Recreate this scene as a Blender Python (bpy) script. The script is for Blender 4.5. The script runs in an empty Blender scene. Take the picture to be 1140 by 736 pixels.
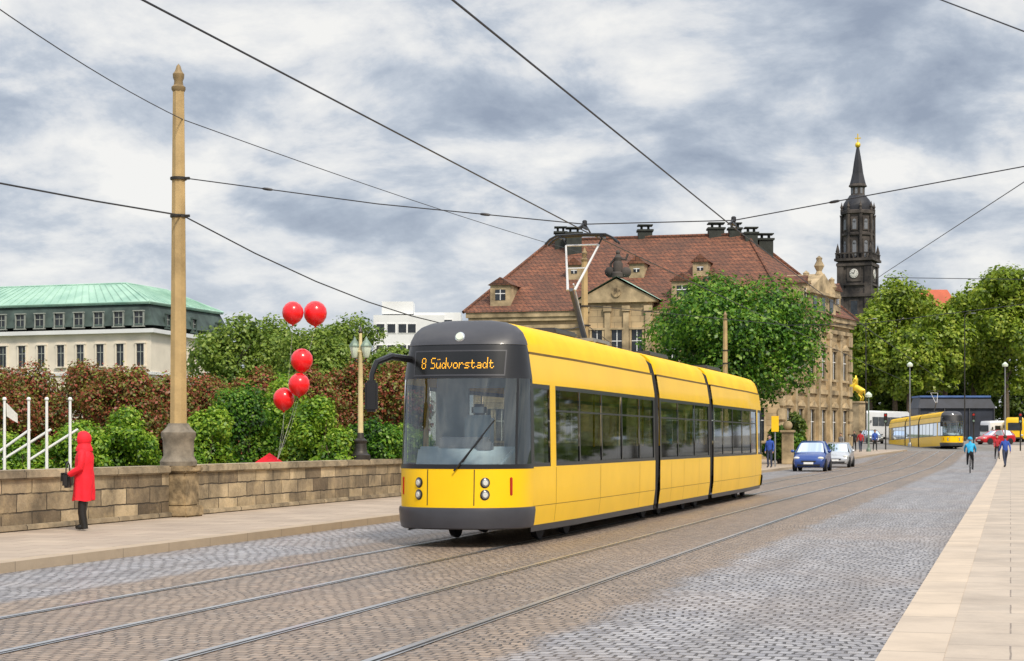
import bpy, bmesh, math, random
import numpy as np
from mathutils import Vector, Matrix

R = math.radians
F = 1966.0; CX = 570.0; HY = 490.0; H = 1.65
TH = math.atan2(555, 1966); S, Cc = math.sin(TH), math.cos(TH)
scn = bpy.context.scene
COL = scn.collection

def at(px, dep):
    lat = (px-CX)/F*dep
    return (lat*Cc-dep*S, lat*S+dep*Cc)
def zat(py, dep): return H+(HY-py)/F*dep
def P(px, py, dep):
    x, y = at(px, dep); return Vector((x, y, zat(py, dep)))
def gz(y):
    t = min(max(y-110, 0), 240)
    return .017*t*t/40 if t < 20 else .017*(t-10)
def G(px, dep):
    x, y = at(px, dep); return Vector((x, y, gz(y)))

# ------------------------------------------------------------------ tags
def tag(o, label=None, cat=None, group=None, kind=None):
    if label: o['label'] = label
    if cat: o['category'] = cat
    if group: o['group'] = group
    if kind: o['kind'] = kind
    return o
def empty(name, loc, rz=0, label=None, cat=None, group=None):
    o = bpy.data.objects.new(name, None); COL.objects.link(o)
    o.location = loc; o.rotation_euler = (0, 0, rz); o.empty_display_size = .2
    return tag(o, label, cat, group)
def copy_tree(o, parent=None, skip=()):
    c = o.copy(); COL.objects.link(c); c.parent = parent
    for ch in list(o.children):
        if ch.name.split('.')[0] in skip: continue
        copy_tree(ch, c, skip)
    return c

# ------------------------------------------------------------------ mesh builder
class MB:
    def __init__(s): s.v = []; s.f = []; s.m = []
    def add(s, vs, fs, m=0):
        n = len(s.v); s.v += [tuple(v) for v in vs]
        s.f += [tuple(i+n for i in f) for f in fs]; s.m += [m]*len(fs); return s
    def box(s, c, d, rz=0, m=0, mat=None):
        x, y, z = d[0]/2, d[1]/2, d[2]/2
        vs = [Vector(p) for p in ((-x,-y,-z),(x,-y,-z),(x,y,-z),(-x,y,-z),(-x,-y,z),(x,-y,z),(x,y,z),(-x,y,z))]
        M = mat if mat is not None else Matrix.Rotation(rz, 3, 'Z')
        c = Vector(c)
        return s.add([M@v+c for v in vs], [(0,3,2,1),(4,5,6,7),(0,1,5,4),(1,2,6,5),(2,3,7,6),(3,0,4,7)], m)
    def prism(s, poly, z0, z1, m=0):
        n = len(poly)
        vs = [(p[0], p[1], z0) for p in poly]+[(p[0], p[1], z1) for p in poly]
        fs = [tuple(range(n))[::-1], tuple(range(n, 2*n))]+[(i, (i+1) % n, n+(i+1) % n, n+i) for i in range(n)]
        return s.add(vs, fs, m)
    def loft(s, rings, m=0, closed=True, caps=True):
        n = len(rings[0]); vs = [p for r in rings for p in r]; fs = []
        for k in range(len(rings)-1):
            for i in range(n if closed else n-1):
                j = (i+1) % n
                fs.append((k*n+i, k*n+j, (k+1)*n+j, (k+1)*n+i))
        if caps and closed:
            fs.append(tuple(range(n))[::-1]); fs.append(tuple((len(rings)-1)*n+i for i in range(n)))
        return s.add(vs, fs, m)
    def tube(s, pts, r, n=8, m=0, caps=True):
        pts = [Vector(p) for p in pts]
        rs = r if isinstance(r, (list, tuple)) else [r]*len(pts)
        rings = []; up = None
        for i, p in enumerate(pts):
            a = pts[max(i-1, 0)]; b = pts[min(i+1, len(pts)-1)]
            t = (b-a).normalized()
            if up is None:
                up = Vector((0,0,1)) if abs(t.z) < .9 else Vector((1,0,0))
            u = (up-t*up.dot(t)).normalized(); w = t.cross(u); up = u
            rings.append([p+(u*math.cos(q)+w*math.sin(q))*rs[i] for q in [2*math.pi*k/n for k in range(n)]])
        return s.loft(rings, m, True, caps)
    def lathe(s, prof, c=(0,0,0), n=16, m=0, M=None, caps=True, ph=0):
        c = Vector(c); rings = []
        for r, z in prof:
            ring = [Vector((r*math.cos(2*math.pi*k/n+ph), r*math.sin(2*math.pi*k/n+ph), z)) for k in range(n)]
            if M is not None: ring = [M@p for p in ring]
            rings.append([p+c for p in ring])
        return s.loft(rings, m, True, caps)
    def ball(s, c, r, n=12, k=8, m=0, skip=None):
        rx, ry, rz = r if isinstance(r, (tuple, list)) else (r, r, r)
        vs = []; fs = []
        for i in range(k+1):
            a = math.pi*i/k
            for j in range(n):
                b = 2*math.pi*j/n
                vs.append(Vector((rx*math.sin(a)*math.cos(b), ry*math.sin(a)*math.sin(b), rz*math.cos(a))))
        for i in range(k):
            for j in range(n):
                f = (i*n+j, (i+1)*n+j, (i+1)*n+(j+1) % n, i*n+(j+1) % n)
                if skip:
                    q = sum((vs[t] for t in f), Vector())/4
                    if skip(q): continue
                fs.append(f)
        c = Vector(c)
        return s.add([v+c for v in vs], fs, m)
    def build(s, name, mats, parent=None, bevel=0, angle=38, recalc=True, smooth=True):
        me = bpy.data.meshes.new(name)
        me.from_pydata([tuple(v) for v in s.v], [], s.f)
        if not isinstance(mats, (list, tuple)): mats = [mats]
        for mt in mats: me.materials.append(mt)
        me.polygons.foreach_set('material_index', s.m)
        bm = bmesh.new(); bm.from_mesh(me)
        bmesh.ops.remove_doubles(bm, verts=bm.verts, dist=1e-5)
        if recalc: bmesh.ops.recalc_face_normals(bm, faces=bm.faces)
        if bevel:
            es = [e for e in bm.edges if len(e.link_faces) == 2 and e.calc_face_angle(0) > .6]
            bmesh.ops.bevel(bm, geom=es, offset=bevel, segments=2, affect='EDGES', clamp_overlap=True)
        bm.to_mesh(me); bm.free()
        if smooth:
            me.polygons.foreach_set('use_smooth', [True]*len(me.polygons))
            me.set_sharp_from_angle(angle=R(angle))
        o = bpy.data.objects.new(name, me); COL.objects.link(o); o.parent = parent
        return o

# ------------------------------------------------------------------ materials
def nmat(name):
    m = bpy.data.materials.new(name); m.use_nodes = True
    nt = m.node_tree; b = nt.nodes['Principled BSDF']; return m, nt, b
def N(nt, t, **kw):
    n = nt.nodes.new('ShaderNode'+t)
    for k, v in kw.items(): setattr(n, k, v)
    return n
def mixrgb(nt, fac, a, b, mode='MIX'):
    n = N(nt, 'Mix', data_type='RGBA', blend_type=mode)
    for i, v in ((0, fac), (6, a), (7, b)):
        if hasattr(v, 'is_linked') or hasattr(v, 'links'): nt.links.new(v, n.inputs[i])
        elif i == 0: n.inputs[0].default_value = v
        else: n.inputs[i].default_value = (*v[:3], 1)
    return n.outputs[2]
def math_(nt, op, a, b=None, c=None):
    n = N(nt, 'Math', operation=op)
    for i, v in enumerate((a, b, c)):
        if v is None: continue
        if hasattr(v, 'links'): nt.links.new(v, n.inputs[i])
        else: n.inputs[i].default_value = v
    return n.outputs[0]
def noise_(nt, vec, scale, detail=4, rough=.55, dist=0):
    n = N(nt, 'TexNoise'); n.inputs['Scale'].default_value = scale; n.inputs['Detail'].default_value = detail
    n.inputs['Roughness'].default_value = rough; n.inputs['Distortion'].default_value = dist
    if vec is not None: nt.links.new(vec, n.inputs['Vector'])
    return n
def ramp(nt, fac, stops):
    r = N(nt, 'ValToRGB'); e = r.color_ramp.elements
    while len(e) < len(stops): e.new(.5)
    for i, (p, c) in enumerate(stops):
        e[i].position = p; e[i].color = (*c, 1)
    nt.links.new(fac, r.inputs[0]); return r.outputs[0]
def bump_(nt, b, h, strength=.4, dist=.02):
    bp = N(nt, 'Bump'); bp.inputs['Strength'].default_value = strength; bp.inputs['Distance'].default_value = dist
    nt.links.new(h, bp.inputs['Height']); nt.links.new(bp.outputs[0], b.inputs['Normal'])
def mat(name, c, rough=.6, metal=0, var=.15, scale=2.5, bump=0, bscale=30, c2=None, coat=0, emit=0, spec=.5):
    m, nt, b = nmat(name)
    tc = N(nt, 'TexCoord')
    n = noise_(nt, tc.outputs['Object'], scale, 6, .6)
    a = tuple(max(0, x*(1-var)) for x in c); d = c2 if c2 else tuple(min(1, x*(1+var)) for x in c)
    f = ramp(nt, n.outputs[0], [(.32, (0,0,0)), (.68, (1,1,1))])
    nt.links.new(mixrgb(nt, f, a, d), b.inputs['Base Color'])
    b.inputs['Roughness'].default_value = rough; b.inputs['Metallic'].default_value = metal
    b.inputs['Specular IOR Level'].default_value = spec
    if coat: b.inputs['Coat Weight'].default_value = coat; b.inputs['Coat Roughness'].default_value = .08
    if bump:
        n2 = noise_(nt, tc.outputs['Object'], bscale, 5, .6); bump_(nt, b, n2.outputs[0], bump, .02)
    if emit:
        b.inputs['Emission Color'].default_value = (*c, 1); b.inputs['Emission Strength'].default_value = emit
    return m
def glass(name, tint, refl=.12, rough=.03, ior=1.45):
    m = bpy.data.materials.new(name); m.use_nodes = True; nt = m.node_tree; nt.nodes.clear()
    out = N(nt, 'OutputMaterial'); t = N(nt, 'BsdfTransparent'); g = N(nt, 'BsdfGlossy'); mx = N(nt, 'MixShader')
    t.inputs[0].default_value = (*tint, 1); g.inputs['Roughness'].default_value = rough
    g.inputs[0].default_value = (.9, .95, 1, 1)
    fr = N(nt, 'Fresnel'); fr.inputs[0].default_value = ior
    f = math_(nt, 'ADD', fr.outputs[0], refl)
    nt.links.new(f, mx.inputs[0]); nt.links.new(t.outputs[0], mx.inputs[1]); nt.links.new(g.outputs[0], mx.inputs[2])
    nt.links.new(mx.outputs[0], out.inputs[0]); return m
def leafmat(name, stops, trans=.35, nscale=.5, rw=.34):
    m = bpy.data.materials.new(name); m.use_nodes = True; nt = m.node_tree; nt.nodes.clear()
    out = N(nt, 'OutputMaterial'); ge = N(nt, 'NewGeometry'); tc = N(nt, 'TexCoord')
    n = noise_(nt, tc.outputs['Object'], nscale, 4, .6)
    v = math_(nt, 'ADD', math_(nt, 'MULTIPLY', ge.outputs['Random Per Island'], rw), math_(nt, 'MULTIPLY', n.outputs[0], 1.1-rw))
    c = ramp(nt, v, stops)
    d = N(nt, 'BsdfDiffuse'); t = N(nt, 'BsdfTranslucent'); g = N(nt, 'BsdfGlossy'); g.inputs['Roughness'].default_value = .45
    nt.links.new(c, d.inputs[0]); nt.links.new(c, t.inputs[0])
    mx = N(nt, 'MixShader'); mx.inputs[0].default_value = trans
    nt.links.new(d.outputs[0], mx.inputs[1]); nt.links.new(t.outputs[0], mx.inputs[2])
    m2 = N(nt, 'MixShader'); m2.inputs[0].default_value = .03
    nt.links.new(mx.outputs[0], m2.inputs[1]); nt.links.new(g.outputs[0], m2.inputs[2])
    nt.links.new(m2.outputs[0], out.inputs[0]); return m
def brick(nt, vec, w, h, mortar, c1, c2, cm, smooth=.3, off=.5):
    k = N(nt, 'TexBrick'); k.offset = off
    for nm, v in (('Scale', 1), ('Brick Width', w), ('Row Height', h), ('Mortar Size', mortar), ('Mortar Smooth', smooth), ('Bias', 0)):
        k.inputs[nm].default_value = v
    for nm, v in (('Color1', c1), ('Color2', c2), ('Mortar', cm)): k.inputs[nm].default_value = (*v, 1)
    nt.links.new(vec, k.inputs['Vector']); return k
def warp(nt, vec, scale, amt):
    n = noise_(nt, vec, scale, 2)
    v1 = N(nt, 'VectorMath', operation='SUBTRACT'); nt.links.new(n.outputs['Color'], v1.inputs[0]); v1.inputs[1].default_value = (.5,.5,.5)
    v2 = N(nt, 'VectorMath', operation='SCALE'); nt.links.new(v1.outputs[0], v2.inputs[0]); v2.inputs['Scale'].default_value = amt
    v3 = N(nt, 'VectorMath', operation='ADD'); nt.links.new(vec, v3.inputs[0]); nt.links.new(v2.outputs[0], v3.inputs[1])
    return v3.outputs[0]
def brickmat(name, w, h, mortar, c1, c2, cm, axes='XY', rough=.7, warpamt=.03, bump=.5, dirt=.5, dirtc=(.03,.03,.03), smooth=.3, dscale=.6, lite=None):
    m, nt, b = nmat(name); tc = N(nt, 'TexCoord'); vec = tc.outputs['Object']
    if axes != 'XY':
        s = N(nt, 'SeparateXYZ'); nt.links.new(vec, s.inputs[0]); c = N(nt, 'CombineXYZ')
        if axes == 'SZ':
            nt.links.new(math_(nt, 'ADD', s.outputs[0], s.outputs[1]), c.inputs[0])
        else: nt.links.new(s.outputs['XYZ'.index(axes[0])], c.inputs[0])
        nt.links.new(s.outputs[2], c.inputs[1]); vec = c.outputs[0]
    k = brick(nt, warp(nt, vec, 3, warpamt), w, h, mortar, c1, c2, cm, smooth)
    col = k.outputs[0]
    if lite:
        n4 = noise_(nt, tc.outputs['Object'], 2.6, 5, .65)
        col = mixrgb(nt, ramp(nt, n4.outputs[0], [(.48, (0,0,0)), (.72, (.6,)*3)]), col, lite)
    n = noise_(nt, tc.outputs['Object'], dscale, 7, .65)
    f = ramp(nt, n.outputs[0], [(.4, (0,0,0)), (.75, (dirt,)*3)])
    nt.links.new(mixrgb(nt, f, col, dirtc), b.inputs['Base Color'])
    n2 = noise_(nt, tc.outputs['Object'], 14, 4)
    hgt = math_(nt, 'ADD', math_(nt, 'MULTIPLY', k.outputs['Fac'], -1), math_(nt, 'MULTIPLY', n2.outputs[0], .5))
    bump_(nt, b, hgt, bump, .03)
    b.inputs['Roughness'].default_value = rough
    return m

def roadmat():
    m, nt, b = nmat('setts'); tc = N(nt, 'TexCoord'); vec = tc.outputs['Object']
    wv = warp(nt, warp(nt, vec, 4.5, .07), .45, .5)
    k1 = brick(nt, wv, .145, .165, .015, (.43,.42,.435), (.245,.24,.26), (.055,.05,.052), .6)
    k2 = brick(nt, wv, .125, .14, .012, (.36,.27,.20), (.21,.158,.12), (.055,.042,.034), .6)
    s = N(nt, 'SeparateXYZ'); nt.links.new(vec, s.inputs[0])
    nb = noise_(nt, vec, .8, 4)
    xx = math_(nt, 'ADD', s.outputs[0], math_(nt, 'MULTIPLY', math_(nt, 'SUBTRACT', nb.outputs[0], .5), .7))
    ab = math_(nt, 'ABSOLUTE', math_(nt, 'ADD', xx, 6.75))
    mk = N(nt, 'MapRange'); nt.links.new(ab, mk.inputs[0])
    for i, v in ((1, 2.95), (2, 3.2), (3, 1), (4, 0)): mk.inputs[i].default_value = v
    c = mixrgb(nt, mk.outputs[0], k1.outputs[0], k2.outputs[0])
    fac = N(nt, 'Mix', data_type='FLOAT'); nt.links.new(mk.outputs[0], fac.inputs[0]); nt.links.new(k1.outputs['Fac'], fac.inputs[2]); nt.links.new(k2.outputs['Fac'], fac.inputs[3])
    mp = N(nt, 'Mapping'); mp.inputs['Scale'].default_value = (1.4, .09, 1); nt.links.new(vec, mp.inputs[0])
    n1 = noise_(nt, mp.outputs[0], 1, 6, .6)
    c = mixrgb(nt, ramp(nt, n1.outputs[0], [(.38, (0,0,0)), (.7, (.5,)*3)]), c, (.105,.088,.078))
    n3 = noise_(nt, vec, 5.1, 3, .7)
    c = mixrgb(nt, ramp(nt, n3.outputs[0], [(.54, (0,0,0)), (.76, (.45,)*3)]), c, (.46,.42,.39))
    n5 = noise_(nt, vec, 7.3, 2, .6)
    c = mixrgb(nt, ramp(nt, n5.outputs[0], [(.30, (.45,)*3), (.44, (0,0,0))]), c, (.085,.073,.068))
    n6 = noise_(nt, vec, .22, 3, .5)
    c = mixrgb(nt, ramp(nt, n6.outputs[0], [(.45, (0,0,0)), (.7, (.25,)*3)]), c, (.36,.245,.16))
    nt.links.new(c, b.inputs['Base Color'])
    n2 = noise_(nt, vec, 17, 3)
    h = math_(nt, 'ADD', math_(nt, 'MULTIPLY', fac.outputs[0], -1), math_(nt, 'MULTIPLY', n2.outputs[0], .55))
    bump_(nt, b, h, .85, .04)
    b.inputs['Roughness'].default_value = .48
    return m

M = {}
M['setts'] = roadmat()
M['asphalt'] = mat('asphalt', (.19,.175,.16), .8, 0, .25, .6, .3, 60)
M['earth'] = mat('earth', (.07,.09,.035), .9, 0, .4, .3)
M['slab_l'] = brickmat('slab_left', .8, .6, .008, (.46,.37,.285), (.38,.305,.24), (.16,.125,.095), 'XY', .75, .01, .3, .45, (.19,.145,.11))
M['slab_r'] = brickmat('slab_right', 1.7, .85, .008, (.50,.415,.33), (.42,.355,.29), (.21,.17,.14), 'XY', .7, .012, .4, .65, (.23,.19,.155), .3, .9, (.55,.45,.35))
M['kerb_r'] = brickmat('kerb_stone_right', 3.1, 1.3, .01, (.58,.47,.355), (.49,.405,.32), (.18,.145,.11), 'XY', .65, .012, .3, .55, (.29,.235,.185), .3, 1.2)
M['kerb_l'] = brickmat('kerb_stone_left', 37, 1.4, .007, (.43,.335,.235), (.40,.315,.225), (.16,.13,.095), 'XY', .7, .008, .35, .4, (.24,.19,.14), .3, 1.5)
M['wall'] = brickmat('sandstone_blocks', .95, .31, .014, (.66,.52,.33), (.15,.11,.07), (.05,.038,.026), 'YZ', .9, .06, 1.0, .95, (.045,.037,.027), .35, 1.1, (.58,.44,.25))
M['coping'] = brickmat('coping_stone', 1.6, 1.2, .014, (.52,.42,.28), (.22,.17,.115), (.05,.04,.03), 'YZ', .9, .02, .7, .9, (.05,.042,.03), .3, 1.7, (.55,.45,.3))
M['pier'] = mat('pier_stone', (.16,.12,.07), .88, 0, .6, 2.8, .8, 12, (.50,.37,.21))
M['plinth'] = mat('plinth_stone', (.20,.17,.13), .8, 0, .4, 4, .4, 20)
M['tanpole'] = mat('tan_pole_paint', (.42,.29,.13), .65, 0, .28, 1.3, .3, 22, (.56,.39,.175))
M['cream'] = mat('cream_lamp_paint', (.60,.49,.26), .55, 0, .15, 3, .15, 25)
M['tanfin'] = mat('tan_finial', (.26,.18,.085), .55, .1, .25, 5)
M['bronze'] = mat('dark_bronze', (.05,.045,.04), .5, .6, .3, 4)
M['rail'] = mat('rail_steel', (.60,.59,.60), .3, .9, .15, 1.2)
M['groove'] = mat('rail_groove', (.02,.018,.016), .7, 0, .2)
M['yellow'] = mat('tram_yellow', (.95,.565,.0), .36, 0, .05, .8, 0, 30, None, .15, 0, .35)
M['yellow2'] = mat('roof_yellow', (.90,.53,.003), .5, 0, .09, 1.1, 0, 30, None, 0, 0, .25)
M['grey'] = mat('tram_grey', (.042,.042,.05), .42, 0, .15, 2, 0, 30, None, .15)
M['black'] = mat('black_trim', (.012,.012,.014), .3, 0, .2)
M['rubber'] = mat('rubber', (.018,.018,.02), .8, 0, .3)
M['gutter'] = mat('gutter_ochre', (.16,.095,.01), .6, 0, .2)
M['tglass'] = glass('tram_glass', (.42,.45,.42), .05, .03, 1.45)
M['wglass'] = glass('windscreen_glass', (.76,.82,.84), .07)
M['cglass'] = glass('car_glass', (.12,.14,.15), .08)
M['pane'] = mat('dark_pane', (.02,.025,.032), .12, 0, .5, 1.5)
M['led'] = mat('led_amber', (1.0,.47,.02), .5, 0, .02, 2, 0, 30, None, 0, .9)
M['lens'] = mat('lamp_lens', (.62,.62,.58), .12, 0, .05)
M['refl'] = mat('lamp_reflector', (.30,.30,.30), .25, .6, .1)
M['chrome'] = mat('bright_metal', (.7,.7,.72), .22, 1, .1)
M['redlens'] = mat('red_lens', (.42,.02,.01), .25, 0, .1)
M['seat'] = mat('seat_cloth', (.07,.07,.08), .8, 0, .4, 9)
M['int'] = mat('interior_panel', (.50,.53,.54), .6, 0, .1)
M['dash'] = mat('dashboard', (.62,.71,.75), .5, 0, .12)
M['steel'] = mat('grey_steel', (.32,.33,.34), .45, .7, .15)
M['dsteel'] = mat('dark_steel', (.10,.10,.105), .5, .5, .15)
M['pantog'] = mat('pantograph_grey', (.60,.60,.60), .5, .1, .1)
M['white'] = mat('white_paint', (.78,.78,.77), .5, 0, .06)
M['frame'] = mat('aged_frame', (.30,.32,.29), .6, 0, .15)
M['wire'] = mat('wire', (.03,.03,.035), .5, .3, .1)
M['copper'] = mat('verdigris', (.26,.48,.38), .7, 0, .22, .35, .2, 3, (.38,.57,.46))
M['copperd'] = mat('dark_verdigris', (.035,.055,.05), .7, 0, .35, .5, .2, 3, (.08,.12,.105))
M['render'] = mat('cream_render', (.74,.67,.56), .85, 0, .1, .5)
M['rendw'] = mat('white_render', (.70,.71,.71), .8, 0, .06, .5)
M['tiles'] = brickmat('roof_tiles', .34, .3, .03, (.235,.085,.045), (.14,.056,.033), (.045,.024,.018), 'SZ', .85, .05, .7, .85, (.06,.036,.028), .4, .4, (.30,.13,.07))
M['sand'] = brickmat('facade_sandstone', 1.3, .45, .012, (.58,.43,.245), (.42,.315,.185), (.17,.13,.08), 'SZ', .85, .01, .4, .8, (.09,.072,.047), .3, .35)
M['sandt'] = mat('sandstone_trim', (.33,.25,.145), .85, 0, .5, .8, .3, 6, (.60,.46,.275))
M['chim'] = mat('chimney_soot', (.035,.04,.035), .9, 0, .3, 2)
M['darkstone'] = mat('black_stone', (.014,.013,.016), .85, 0, .5, .30, .5, 2, (.10,.083,.072))
M['slate'] = mat('slate', (.016,.017,.023), .6, 0, .4, .5, .3, 3)
M['belf'] = mat('belfry_opening', (.17,.18,.20), .8)
M['gold'] = mat('gilding', (.95,.62,.06), .35, .6, .15)
M['dial'] = mat('clock_dial', (.62,.61,.57), .5, 0, .05)
M['bark'] = mat('bark', (.10,.075,.05), .95, 0, .4, 3, .8, 10)
M['balloon'] = mat('red_latex', (.86,.012,.018), .25, 0, .08, 2, 0, 30, None, .25)
M['cloth_red'] = mat('red_wool', (.84,.010,.026), .75, 0, .25, 6, .4, 30)
M['skin'] = mat('skin', (.50,.30,.21), .6, 0, .1)
M['hair'] = mat('hair', (.035,.022,.014), .7, 0, .3)
M['leather'] = mat('black_leather', (.015,.014,.014), .4, 0, .3)
M['denim'] = mat('dark_denim', (.03,.04,.075), .85, 0, .3, 8)
M['c_blue'] = mat('blue_cloth', (.025,.075,.36), .8, 0, .2, 8)
M['c_cyan'] = mat('cyan_cloth', (.02,.34,.60), .75, 0, .2, 8)
M['c_grey'] = mat('grey_cloth', (.18,.18,.19), .85, 0, .25, 8)
M['c_white'] = mat('white_cloth', (.68,.66,.62), .85, 0, .12, 8)
M['c_black'] = mat('black_cloth', (.02,.02,.023), .85, 0, .3, 8)
M['c_red'] = mat('crimson_cloth', (.4,.02,.03), .85, 0, .2, 8)
M['p_blue'] = mat('car_paint_blue', (.028,.07,.27), .25, .25, .08, 1, 0, 30, None, .5)
M['p_silver'] = mat('car_paint_silver', (.52,.54,.57), .25, .4, .05, 1, 0, 30, None, .8)
M['p_grey'] = mat('car_paint_grey', (.10,.105,.11), .25, .3, .05, 1, 0, 30, None, .8)
M['p_red'] = mat('car_paint_red', (.55,.012,.02), .25, .1, .05, 1, 0, 30, None, .6)
M['p_white'] = mat('van_paint_white', (.76,.77,.78), .3, 0, .05, 1, 0, 30, None, .5)
M['p_yellow'] = mat('van_paint_yellow', (.90,.55,.01), .35, 0, .05, 1, 0, 30, None, .2)
M['tarpblue'] = mat('blue_tarp', (.07,.14,.34), .6, 0, .25, .8)
M['tarpblack'] = mat('black_tarp', (.022,.027,.042), .5, 0, .4, .8)
M['greenpaint'] = mat('lamp_green', (.18,.25,.20), .5, .2, .25, 4)
M['milk'] = mat('opal_glass', (.62,.70,.58), .25, 0, .06)
M['L_tree'] = leafmat('leaf_bright', [(.36, (.013,.045,.006)), (.48, (.048,.15,.011)), (.60, (.12,.28,.02)), (.74, (.27,.42,.045))], .42, .7)
M['L_oak'] = leafmat('leaf_olive', [(.34, (.05,.09,.009)), (.46, (.14,.225,.016)), (.60, (.26,.365,.03)), (.76, (.41,.47,.06))], .42, .3)
M['L_bg'] = leafmat('leaf_mid', [(.34, (.05,.095,.016)), (.46, (.13,.22,.03)), (.60, (.23,.33,.05)), (.76, (.35,.43,.08))], .42, .4)
M['L_red'] = leafmat('leaf_blossom', [(.28, (.04,.055,.012)), (.38, (.12,.15,.025)), (.46, (.21,.10,.035)), (.54, (.38,.085,.05)), (.61, (.27,.07,.04)), (.68, (.17,.20,.03)), (.84, (.30,.33,.05))], .3, .6, .42)
M['L_bush'] = leafmat('leaf_lime', [(.34, (.03,.095,.007)), (.46, (.115,.26,.015)), (.60, (.25,.41,.03)), (.76, (.42,.54,.06))], .42, 1.1)
M['L_dark'] = leafmat('leaf_dark', [(.34, (.025,.055,.008)), (.46, (.075,.135,.015)), (.60, (.14,.21,.025)), (.76, (.22,.29,.04))], .35, .5)

# ------------------------------------------------------------------ world, sun, camera
w = bpy.data.worlds.new("World"); scn.world = w; w.use_nodes = True
nt = w.node_tree; nt.nodes.clear()
out = N(nt, 'OutputWorld'); tc = N(nt, 'TexCoord'); sp = N(nt, 'SeparateXYZ'); nt.links.new(tc.outputs['Generated'], sp.inputs[0])
zc = math_(nt, 'ADD', math_(nt, 'MAXIMUM', sp.outputs[2], 0), .34)
cb = N(nt, 'CombineXYZ')
nt.links.new(math_(nt, 'DIVIDE', sp.outputs[0], zc), cb.inputs[0]); nt.links.new(math_(nt, 'DIVIDE', sp.outputs[1], zc), cb.inputs[1])
n1 = noise_(nt, cb.outputs[0], 4.6, 12, .60, .2); n2 = noise_(nt, cb.outputs[0], 1.7, 3, .5, .1)
vv = math_(nt, 'ADD', math_(nt, 'MULTIPLY', n1.outputs[0], .74), math_(nt, 'MULTIPLY', n2.outputs[0], .43))
clr = ramp(nt, vv, [(.44, (.32,.375,.475)), (.52, (.44,.50,.595)), (.575, (.59,.64,.715)), (.615, (.76,.78,.81)), (.69, (.95,.94,.915))])
hz = N(nt, 'MapRange'); nt.links.new(sp.outputs[2], hz.inputs[0])
for i, v in ((1, 0), (2, .13), (3, .5), (4, 0)): hz.inputs[i].default_value = v
clr = mixrgb(nt, hz.outputs[0], clr, (.75,.78,.82))
gn = N(nt, 'MapRange'); nt.links.new(sp.outputs[2], gn.inputs[0])
for i, v in ((1, .27), (2, .8), (3, 1.0), (4, 1.9)): gn.inputs[i].default_value = v
sky = N(nt, 'TexSky'); sky.sky_type = 'NISHITA'; sky.sun_disc = False; sky.sun_elevation = R(48); sky.sun_rotation = R(140)
b1 = N(nt, 'Background'); nt.links.new(sky.outputs[0], b1.inputs[0]); b1.inputs[1].default_value = .08
b2 = N(nt, 'Background'); nt.links.new(clr, b2.inputs[0]); nt.links.new(gn.outputs[0], b2.inputs[1])
mx = N(nt, 'MixShader'); mx.inputs[0].default_value = .93
nt.links.new(b1.outputs[0], mx.inputs[1]); nt.links.new(b2.outputs[0], mx.inputs[2]); nt.links.new(mx.outputs[0], out.inputs[0])

sl = bpy.data.lights.new('sun', 'SUN'); sl.energy = 3.4; sl.angle = R(9); sl.color = (1, .90, .75)
so = bpy.data.objects.new('sun', sl); COL.objects.link(so)
so.rotation_euler = Vector((.50, -.60, .86)).to_track_quat('Z', 'Y').to_euler()

cd = bpy.data.cameras.new('camera'); cam = bpy.data.objects.new('camera', cd); COL.objects.link(cam)
cam.location = (0, 0, H); cam.rotation_euler = (R(90), 0, TH)
cd.sensor_width = 36; cd.lens = F/1140*36; cd.shift_y = (HY-368)/1140; cd.clip_end = 6000; cd.clip_start = .1
scn.camera = cam
scn.view_settings.view_transform = 'Standard'; scn.view_settings.look = 'None'; scn.view_settings.exposure = 0

# ------------------------------------------------------------------ setting
YS = [-60, 0, 60, 110, 115, 120, 125, 130]+list(range(140, 351, 10))+[500, 1000, 3000]
def strip(name, x0, x1, ys, dz, m, wall=0):
    f0 = x0 if callable(x0) else (lambda y: x0); f1 = x1 if callable(x1) else (lambda y: x1)
    mb = MB(); n = len(ys)
    vs = []
    for y in ys: vs += [(f0(y), y, gz(y)+dz), (f1(y), y, gz(y)+dz)]
    fs = [(2*i, 2*i+1, 2*i+3, 2*i+2) for i in range(n-1)]
    mb.add(vs, fs)
    if wall:
        vs = []
        for y in ys: vs += [(f0(y), y, gz(y)+dz), (f0(y), y, gz(y)+dz-wall), (f1(y), y, gz(y)+dz), (f1(y), y, gz(y)+dz-wall)]
        fs = []
        for i in range(n-1):
            fs += [(4*i, 4*i+1, 4*i+5, 4*i+4), (4*i+2, 4*i+3, 4*i+7, 4*i+6)]
        fs.append((0, 1, 3, 2)); e = 4*(n-1); fs.append((e, e+1, e+3, e+2))
        mb.add(vs, fs)
    o = mb.build(name, m, recalc=True, smooth=False)
    return tag(o, kind='structure')
strip('ground', -2500, 2500, YS, -.03, M['earth'])
strip('road', -12.0, -.9, [-20, 0, 60, 110, 115, 120, 125, 130, 140, 150, 160], .0, M['setts'])
strip('market_square', lambda y: -60 if y > 150 else -13, 40, [150.01]+list(range(160, 351, 10)), -.006, M['asphalt'])
sl_x = lambda y: -12.0 if y < 118 else min(-12+((y-118)/40)**1.3*3, -8.8)
LY = [-20, 0, 60, 110, 115, 118, 122, 126, 130, 135, 140, 145, 150, 155, 160]
strip('left_pavement', -19 , lambda y: sl_x(y)-.3, LY, .124, M['slab_l'], .2)
strip('left_kerb', lambda y: sl_x(y)-.3, sl_x, LY, .13, M['kerb_l'], .2)
strip('right_pavement', -.45, 14, LY+[170, 180], .124, M['slab_r'], .2)
strip('right_kerb', -.9, -.45, LY+[170, 180], .13, M['kerb_r'], .2)

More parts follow.
